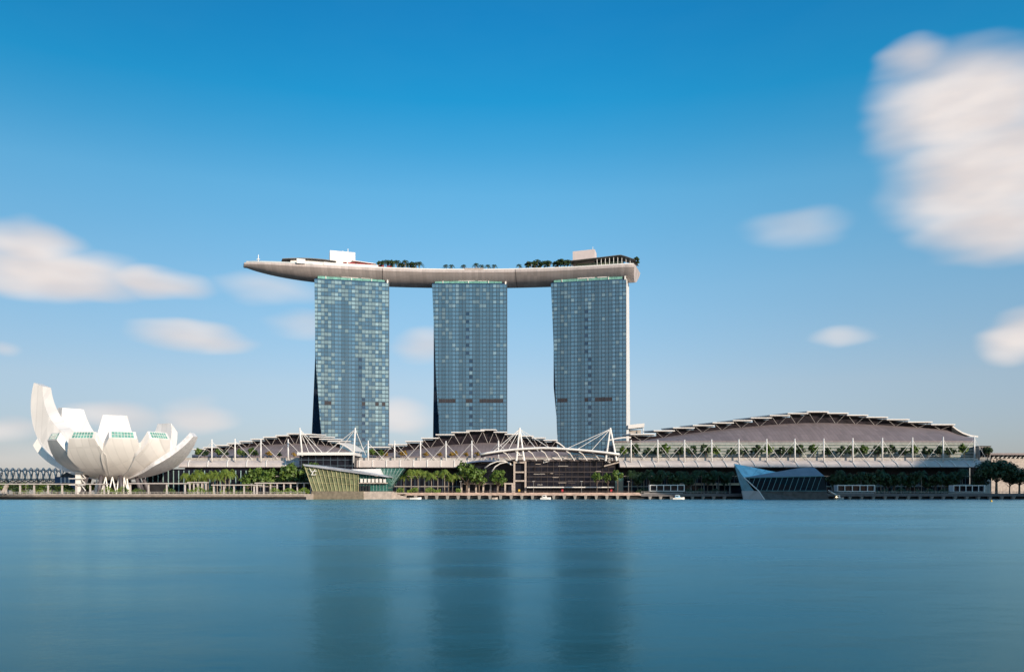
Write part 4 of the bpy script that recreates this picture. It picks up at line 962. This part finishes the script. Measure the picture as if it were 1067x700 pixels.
# gangway beside it
root = thing('gangway', P(870, 514, 522), 'pale sloping gangway at the right end of the dark crystal pavilion', 'gangway')
for a in (0, 1.8):
    MB().tube([P(863,510.5,521+a), P(873,516.2,521+a)], .28, None, 5).build('side_rail', WHITE, root)
MB().prism([P(863,511.4,521),P(873,516.9,521),P(873,517.5,521),P(863,512,521)], [v+Vector((0,1.8,0)) for v in (P(863,511.4,521),P(873,516.9,521),P(873,517.5,521),P(863,512,521))]).build('ramp', CONC, root)

# ------------------------------------------------------------------ framed kiosks
def kiosk(px0, px1, r0, r1, Y, label, n=5):
    root = thing('framed_kiosk', P((px0+px1)/2, r1, Y), label, 'kiosk', 'white framed kiosks on the quay'); xa, xb, za, zb = PX(px0,Y), PX(px1,Y), PZ(r1,Y), PZ(r0,Y)
    mb = MB(); mb.box(xa,xb,Y,Y+6,zb-.5,zb); mb.box(xa,xb,Y,Y+6,za,za+.4); mb.box(xa,xa+.5,Y+.02,Y+5.9,za+.4,zb-.5); mb.box(xb-.5,xb,Y+.02,Y+5.9,za+.4,zb-.5); mb.build('frame', WHITE, root)
    for i in range(1, n):
        x = xa+(xb-xa)*i/n; MB().box(x-.22,x+.22,Y+.05,Y+.4,za+.4,zb-.5).build('post', WHITE, root)
    MB().box(xa+.5,xb-.5,Y+1.5,Y+5.5,za+.4,zb-.5).build('glazing', DGLASS, root)
    MB().box(xa+1,xb-1,Y-1,Y+7,2.6,za-.02).build('plinth', DSTONE, root)
    MB().box(xa-4,xb-1.5,Y-2,Y-1.1,2.6,3.9).build('pale_kerb', CONC, root)
kiosk(677, 713.5, 504.8, 511.6, 540, 'framed kiosk under the shaded palm row, nearest the plaza')
kiosk(872.5, 912, 505.0, 512.0, 540, 'framed kiosk just right of the dark crystal pavilion')
kiosk(993.5, 1026.5, 505.2, 512.4, 540, 'framed kiosk beneath the big spreading tree')
# shop band under the convention hall canopy; its lit look is put into orange panels
root = thing('shop_frontage', P(740, 508, 578), 'row of shop fascia panels painted orange like a lit band behind the shaded palms', 'shopfront')
for i in range(5): MB().box(PX(708+i*13.5,577), PX(719.5+i*13.5,577), 577, 578.4, PZ(505.4,577), PZ(503.2,577)).build('fascia', pm('painted_lit_fascia', (.62,.40,.26), .6) if i == 0 else MATS['painted_lit_fascia'], root)
for i in range(6): MB().box(PX(706+i*13.5,578.6), PX(707.2+i*13.5,578.6), 578.6, 579.6, 2.6, PZ(502.8,578.6)).build('column', CONC, root)
MB().box(PX(706,579.7), PX(776,579.7), 579.7, 580, 2.6, PZ(503,579.7)).build('glazing', DGLASS, root)
root = thing('shop_frontage', P(940, 508, 578), 'long shaded shop terrace behind the dark trees right of the crystal pavilion', 'shopfront')
MB().box(PX(866,577), PX(1012,577), 577, 578.4, PZ(506.2,577), PZ(504.4,577)).build('fascia', CONC, root)
for i in range(17): MB().box(PX(867+i*9,578.6), PX(868+i*9,578.6), 578.6, 579.6, 2.6, PZ(504.3,578.6)).build('column', CONC, root)

# ------------------------------------------------------------------ waterfront planting
def row(lst, kinds, s, Y, z, lab, grp, nm, jit=.1):
    for i, e in enumerate(lst):
        px, k = e if isinstance(e, tuple) else (e, 1.0); yy = Y+rnd.uniform(-2,2)
        inst(kinds[i % len(kinds)], nm, (PX(px, yy), yy, z), s*k*rnd.uniform(1-jit,1+jit), rnd.uniform(0,6), lab % nth(i) if '%' in lab else lab, 'tree', grp)
row((193,198,202.5,207,212,217,222,226.5,230.5,235,239), ('palm','palm2','palm3'), .95, 560, 2.6, 'sunlit palm in the row before the glass lobby, %s from the lotus museum', 'palms before the glass lobby', 'palm_tree', .2)
for px, kk, s, y, lab in ((268,'broad2',1.42,562,'round dark green tree next to the palm row'),(281,'broad',1.36,560,'mid green round tree between the palms and the biggest round tree'),(302,'broad',1.62,556,'biggest round green tree left of the yellow glass pavilion'),
     (316,'dark',1.4,562,'dark tree squeezed between the biggest round tree and the yellow pavilion'),(325,'broad2',1.7,572,'tree top showing above the roof of the yellow pavilion'),(258,'broad',1.1,563,'small round tree at the end of the palm row')):
    inst(kk, 'round_tree', (PX(px,y), y, 2.6), s, rnd.uniform(0,6), lab, 'tree')
row((428.5,435.6,442.8,449.5,456,463.3), ('palm2','palm3','palm'), .95, 551, 3.9, 'tall palm with a bare pale trunk in the central row, %s from the glass pavilion', 'tall palms of the central row', 'palm_tree', .1)
row((421,467.5,471.5), ('palm','palm2'), .82, 553, 3.9, 'shorter palm at the ends of the central row, %s from the glass pavilion', 'shorter palms of the central row', 'palm_tree', .06)
for px, kk, s, y, lab in ((486,'broad',1.62,556,'largest bright green tree on the plaza edge, next to the tall palms'),(499,'broad2',1.3,558,'green tree in the middle of three over the stone colonnade'),(519,'broad2',1.25,557,'round green tree under the white arched ribs'),
     (622,'slim',.92,548,'slim tree with two pale stems standing before the atrium glass'),(633.5,'slim',.90,556,'narrow dark tree beside the atrium corner'),(643.5,'slim',1.02,554,'dense tree at the corner where the convention canopy begins')):
    inst(kk, 'plaza_tree', (PX(px,y), y, 3.4), s, rnd.uniform(0,6), lab, 'tree')
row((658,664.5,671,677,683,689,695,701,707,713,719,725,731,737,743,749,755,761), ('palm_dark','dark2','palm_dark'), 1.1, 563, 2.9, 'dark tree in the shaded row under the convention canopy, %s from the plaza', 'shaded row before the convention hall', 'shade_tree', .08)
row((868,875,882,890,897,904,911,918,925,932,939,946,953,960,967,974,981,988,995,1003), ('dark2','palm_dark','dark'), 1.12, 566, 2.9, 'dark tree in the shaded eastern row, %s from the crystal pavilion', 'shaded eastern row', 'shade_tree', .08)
for px, kk, s, y, lab in ((1038,'rain',1.02,545,'largest spreading dark tree at the far end of the quay'),(1062,'rain',.78,552,'second spreading dark tree at the edge of the view'),(1020,'dark',1.1,558,'round dark tree tucked under the biggest spreading crown'),(1052,'dark2',1.3,560,'dark tree with a thin trunk between the two spreading trees')):
    inst(kk, 'spreading_tree', (PX(px,y), y, 2.6), s, rnd.uniform(0,6), lab, 'tree')
inst('dark2', 'roof_tree', (PX(1029,596), 596, H3[1]-2), .75, .4, 'dark tree in front of the small grey roof block', 'tree')
for i, px in enumerate((3,14,25,38,47,60,69,93,101)):
    inst('dark' if i % 2 else 'broad2', 'shrub_tree', (PX(px,545), 545, 2.6), (.95,.95,.62), rnd.uniform(0,6), '%s dark rounded tree behind the longest walkway, counted from the leaning strut' % nth(i), 'tree', 'dark trees behind the longest walkway')
def hedge(px0, px1, r0, Y, z, label, mat=HEDGE, seed=1):
    rg = random.Random(seed); mb = MB(); xa, xb = PX(px0,Y), PX(px1,Y); zt_ = PZ(r0,Y); n = int((xb-xa)*42)
    for _ in range(max(60, n)):
        x = rg.uniform(xa,xb); hh = (zt_-z)*(.8+.3*math.sin(x*.7)+rg.uniform(-.1,.15)); c = Vector((x, Y+rg.uniform(0,2), z+rg.uniform(0,1)**.6*hh))
        u = Vector((rg.uniform(-1,1), rg.uniform(-1,1), rg.uniform(-.6,.6))).normalized(); v = u.cross(Vector((rg.uniform(-.5,.5), -1, .5))).normalized(); s = .30
        mb.poly([c-u*s, c-v*s*.7, c+u*s, c+v*s*.7])
    me = bpy.data.meshes.new('hedge'); o0 = Vector(((xa+xb)/2, Y, z)); me.from_pydata([tuple(v-o0) for v in mb.v], [], mb.f); me.materials.append(mat); me.update()
    o = bpy.data.objects.new('hedge', me); C.objects.link(o); o.location = o0; tag(o, label, 'hedge')
for k, (a, b_, r, Y, z, lab, mt) in enumerate(((12,30,508.6,512,3.3,'low dark green hedge under the longest walkway, nearest the leaning strut',LEAF),(34,52,507.2,512,3.3,'bright low hedge under the middle of the longest walkway',HEDGE),(55,77,508.4,512,3.3,'green hedge beside the white stair tower',LEAF),
    (103,134,507.6,512,3.3,'wide bright hedge before the museum lattice',HEDGE),(136,150,508.8,512,3.3,'short hedge at the start of the walkway by the grey petal',LEAF),(170,182,508,512,3.3,'small hedge under the walkway by the grey tiled petal',LEAF),(195,222,507.4,512,3.3,'long bright hedge under the palm row',HEDGE),(228,262,508.4,512,3.3,'hedge behind the walkway in front of the palms',HEDGE),
    (281,322,508.8,512,3.3,'yellow green hedge left of the yellow glass pavilion',HEDGE),(413,420.5,508.6,540,4.0,'smallest bright hedge at the landing steps',HEDGE),(424,435.5,508.4,540,4.0,'bright hedge under the first tall palms',HEDGE),(443,459,508.4,540,4.0,'bright hedge under the last tall palms',HEDGE),(475,480.5,509.2,540,4.0,'tiny bright shrub in front of the colonnade',HEDGE),
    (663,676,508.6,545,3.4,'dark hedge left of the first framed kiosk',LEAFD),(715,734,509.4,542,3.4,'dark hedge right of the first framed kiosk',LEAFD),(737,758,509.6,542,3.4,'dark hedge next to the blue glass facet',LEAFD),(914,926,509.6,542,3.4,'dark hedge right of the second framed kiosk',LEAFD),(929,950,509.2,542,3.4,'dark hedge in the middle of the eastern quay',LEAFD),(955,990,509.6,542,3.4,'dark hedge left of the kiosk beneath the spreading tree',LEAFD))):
    hedge(a, b_, r, Y, z, lab, mt, k)

# ------------------------------------------------------------------ landing steps, boats, buoy, railings, signs
root = thing('landing_steps', P(416, 516, 532), 'stone landing steps descending to the water right of the glass pavilion', 'steps')
for i in range(6):
    MB().box(PX(407+i*2.6,531), PX(424,531), 530.8-.4*i*0+i*.0, 536, 4.0-i*.62-.62, 4.0-i*.62-.02*i).build('tread', GRAN, root) if i == 0 else MB().box(PX(405,531), PX(411+i*3.2,531), 530.6-i*.9, 531.4-i*.9+.09, -.6, 4.0-i*.62).build('tread', GRAN, root)
def boat(px, r, Y, L, label, hull_mat=WHITE, cab=True, canopy=None):
    root = thing('small_boat', (PX(px,Y), Y, 0), label, 'boat', 'small moored boats along the quay'); x = PX(px,Y); n = 10; rows = []
    for i in range(n+1):
        f = i/n; xx = x-L/2+L*f; wdt = 1.2*max(.06, 1-max(0, (f-.55)/.45)**2); zs = 1.0+.35*f**2
        rows.append([(xx,Y-wdt,zs),(xx,Y-wdt*.75,-.2),(xx,Y+wdt*.75,-.2),(xx,Y+wdt,zs)])
    mb = MB(); mb.grid(rows, None, True); mb.poly(rows[0]); mb.poly(rows[-1]); mb.build('hull', hull_mat, root)
    if cab:
        MB().hexa([(x-L*.3,Y-.8,1.1),(x+L*.16,Y-.8,1.1),(x+L*.16,Y+.8,1.1),(x-L*.3,Y+.8,1.1),(x-L*.26,Y-.7,2.5),(x+L*.04,Y-.7,2.5),(x+L*.04,Y+.7,2.5),(x-L*.26,Y+.7,2.5)]).build('cabin', canopy or WHITE, root)
        MB().box(x-L*.24, x-L*.02, Y-.84, Y-.72, 1.6, 2.15).build('window', DGLASS, root)
        MB().box(x-L*.3, x+L*.1, Y-.95, Y+.95, 2.52, 2.66).build('roof', WHITE, root)
boat(568.5, 520, 519, 6.4, 'white cabin boat moored below the plaza atrium')
boat(707, 520, 519, 7.2, 'white and light blue boat moored below the first framed kiosk', canopy=pm('pale_blue_paint', (.35,.60,.80), .4))
boat(433, 520, 519, 7.0, 'open white boat tied up beside the landing steps', cab=False)
boat(515.5, 520, 520, 3.6, 'tiny tan rowing boat under the central quay', hull_mat=GRAN, cab=False)
boat(874, 519, 519, 6.0, 'grey boat with a warm light on its bow by the gangway', hull_mat=CONC)
root = thing('bow_lamp', P(871.5, 517.6, 517.5), 'small warm lamp shining on the boat by the gangway', 'lamp')
LM = bpy.data.materials.new('warm_lamp'); LM.use_nodes = True; pp = LM.node_tree.nodes['Principled BSDF']; pp.inputs['Emission Color'].default_value = (1,.75,.4,1); pp.inputs['Emission Strength'].default_value = 2.5
MB().tube([P(871.3,518.0,517.6), P(871.9,517.2,517.6)], .42, None, 8).build('bulb', LM, root)
MB().tube([P(871.6,519.4,517.6), P(871.6,517.9,517.6)], .10, None, 6).build('stem', CONC, root)
Yu = 360
root = thing('buoy', (PX(1033,Yu), Yu, 0), 'small amber mooring buoy floating alone on the open water', 'buoy')
x = PX(1033,Yu); MB().tube([(x,Yu,-.3),(x,Yu,.1),(x,Yu,.5),(x,Yu,.75)], .5, None, 10, .18).build('float', YEL, root, smooth=True)
MB().tube([(x,Yu,.7),(x,Yu,1.5)], .07, None, 6).build('pole', DSTONE, root)
def railing(px0, px1, Y, z, label, mat=WHITE, h_=1.1, stp=2.2):
    root = thing('railing', (PX((px0+px1)/2,Y), Y, z), label, 'railing'); xa, xb = PX(px0,Y), PX(px1,Y)
    for k, zz in enumerate((h_, h_*.55)): MB().tube([(xa,Y,z+zz),(xb,Y,z+zz)], .07 if k else .10, None, 5).build('rail', mat, root)
    mb = MB(); x = xa
    while x < xb: mb.box(x-.06,x+.06,Y-.06,Y+.06,z,z+h_-.1); x += stp
    mb.build('baluster_run', mat, root)['kind'] = 'stuff'
railing(-20, 318, 504, 3.3, 'thin pale railing along the museum quay', CONC)
railing(424, 660, 542, 4.1, 'brownish railing along the sunlit central quay', BR)
railing(668, 762, 540, 3.6, 'railing along the shaded quay left of the crystal pavilion', CONC)
railing(868, 1075, 538, 3.6, 'railing along the dark eastern quay', CONC)
for px, r, mt, lab in ((637,510.2,REDM,'red sign panel at the foot of the narrow dark tree'),(586,509.9,REDM,'red sign panel under the atrium awning'),(541,509.6,YEL,'yellow sign panel inside the stone framed bay')):
    root = thing('sign_panel', P(px, 512, 560), lab, 'sign'); Yv = 560
    MB().box(PX(px,Yv)-.6, PX(px,Yv)+.6, Yv, Yv+.12, 4.6, 6.2).build('panel', mt, root); MB().box(PX(px,Yv)-.1, PX(px,Yv)+.1, Yv+.14, Yv+.3, 2.6, 6.0).build('post', DSTONE, root)
def lamp(px, Y, z, h_, label):
    root = thing('street_lamp', (PX(px,Y), Y, z), label, 'street lamp', 'slim lamps along the quay'); x = PX(px,Y)
    MB().tube([(x,Y,z),(x,Y,z+h_)], .13, None, 6, .08).build('pole', CONC, root); MB().box(x-.8,x+.8,Y-.2,Y+.2,z+h_,z+h_+.15).build('lamp_head', WHITE, root)
for i, px in enumerate((27,120,205,262)): lamp(px, 520, 3.3, 6, 'slim lamp post on the museum quay, %s from the helix footbridge' % nth(i))
for i, px in enumerate((480,556,606,655)): lamp(px, 546, 4.1, 7, 'slim lamp post on the central quay, %s from the tall palms' % nth(i))

# ------------------------------------------------------------------ unseen office towers added on the near shore, only to cast shade on the far quay
tag(MB().box(330, 2500, -900, 150, -3, 2.6).build('ground', LAND), kind='structure')
OFFICE = pm('office_facade', (.22,.24,.27), .35, var=.15)
for i, (x0, x1, ht, lab) in enumerate(((520,582,217,'grey office tower out of view, added to cast shade on the far quay'),(584,632,219,'narrow unseen office tower, second in the added shade-casting row on the near shore'),(634,708,218,'squarish unseen office tower, third in the added shade-casting row on the near shore'),(722,800,229,'tallest unseen office tower of the added shade-casting row on the near shore'),(802,910,226,'wide unseen office tower ending the added shade-casting row on the near shore'))):
    root = thing('added_office_tower', ((x0+x1)/2, 85, 2.6), lab, 'tower', 'added shade-casting office towers on the near shore')
    MB().box(x0, x1, 60, 110, 2.6, ht).build('shaft', OFFICE, root)
    mb = MB(); z = 8
    while z < ht-6: mb.box(x0-.3, x1+.3, 59.7, 110.3, z, z+1.6); z += 8
    mb.build('floor_edges', DGLASS, root); MB().box(x0+12, x1-12, 72, 98, ht, ht+1).build('roof_plant', CONC, root)
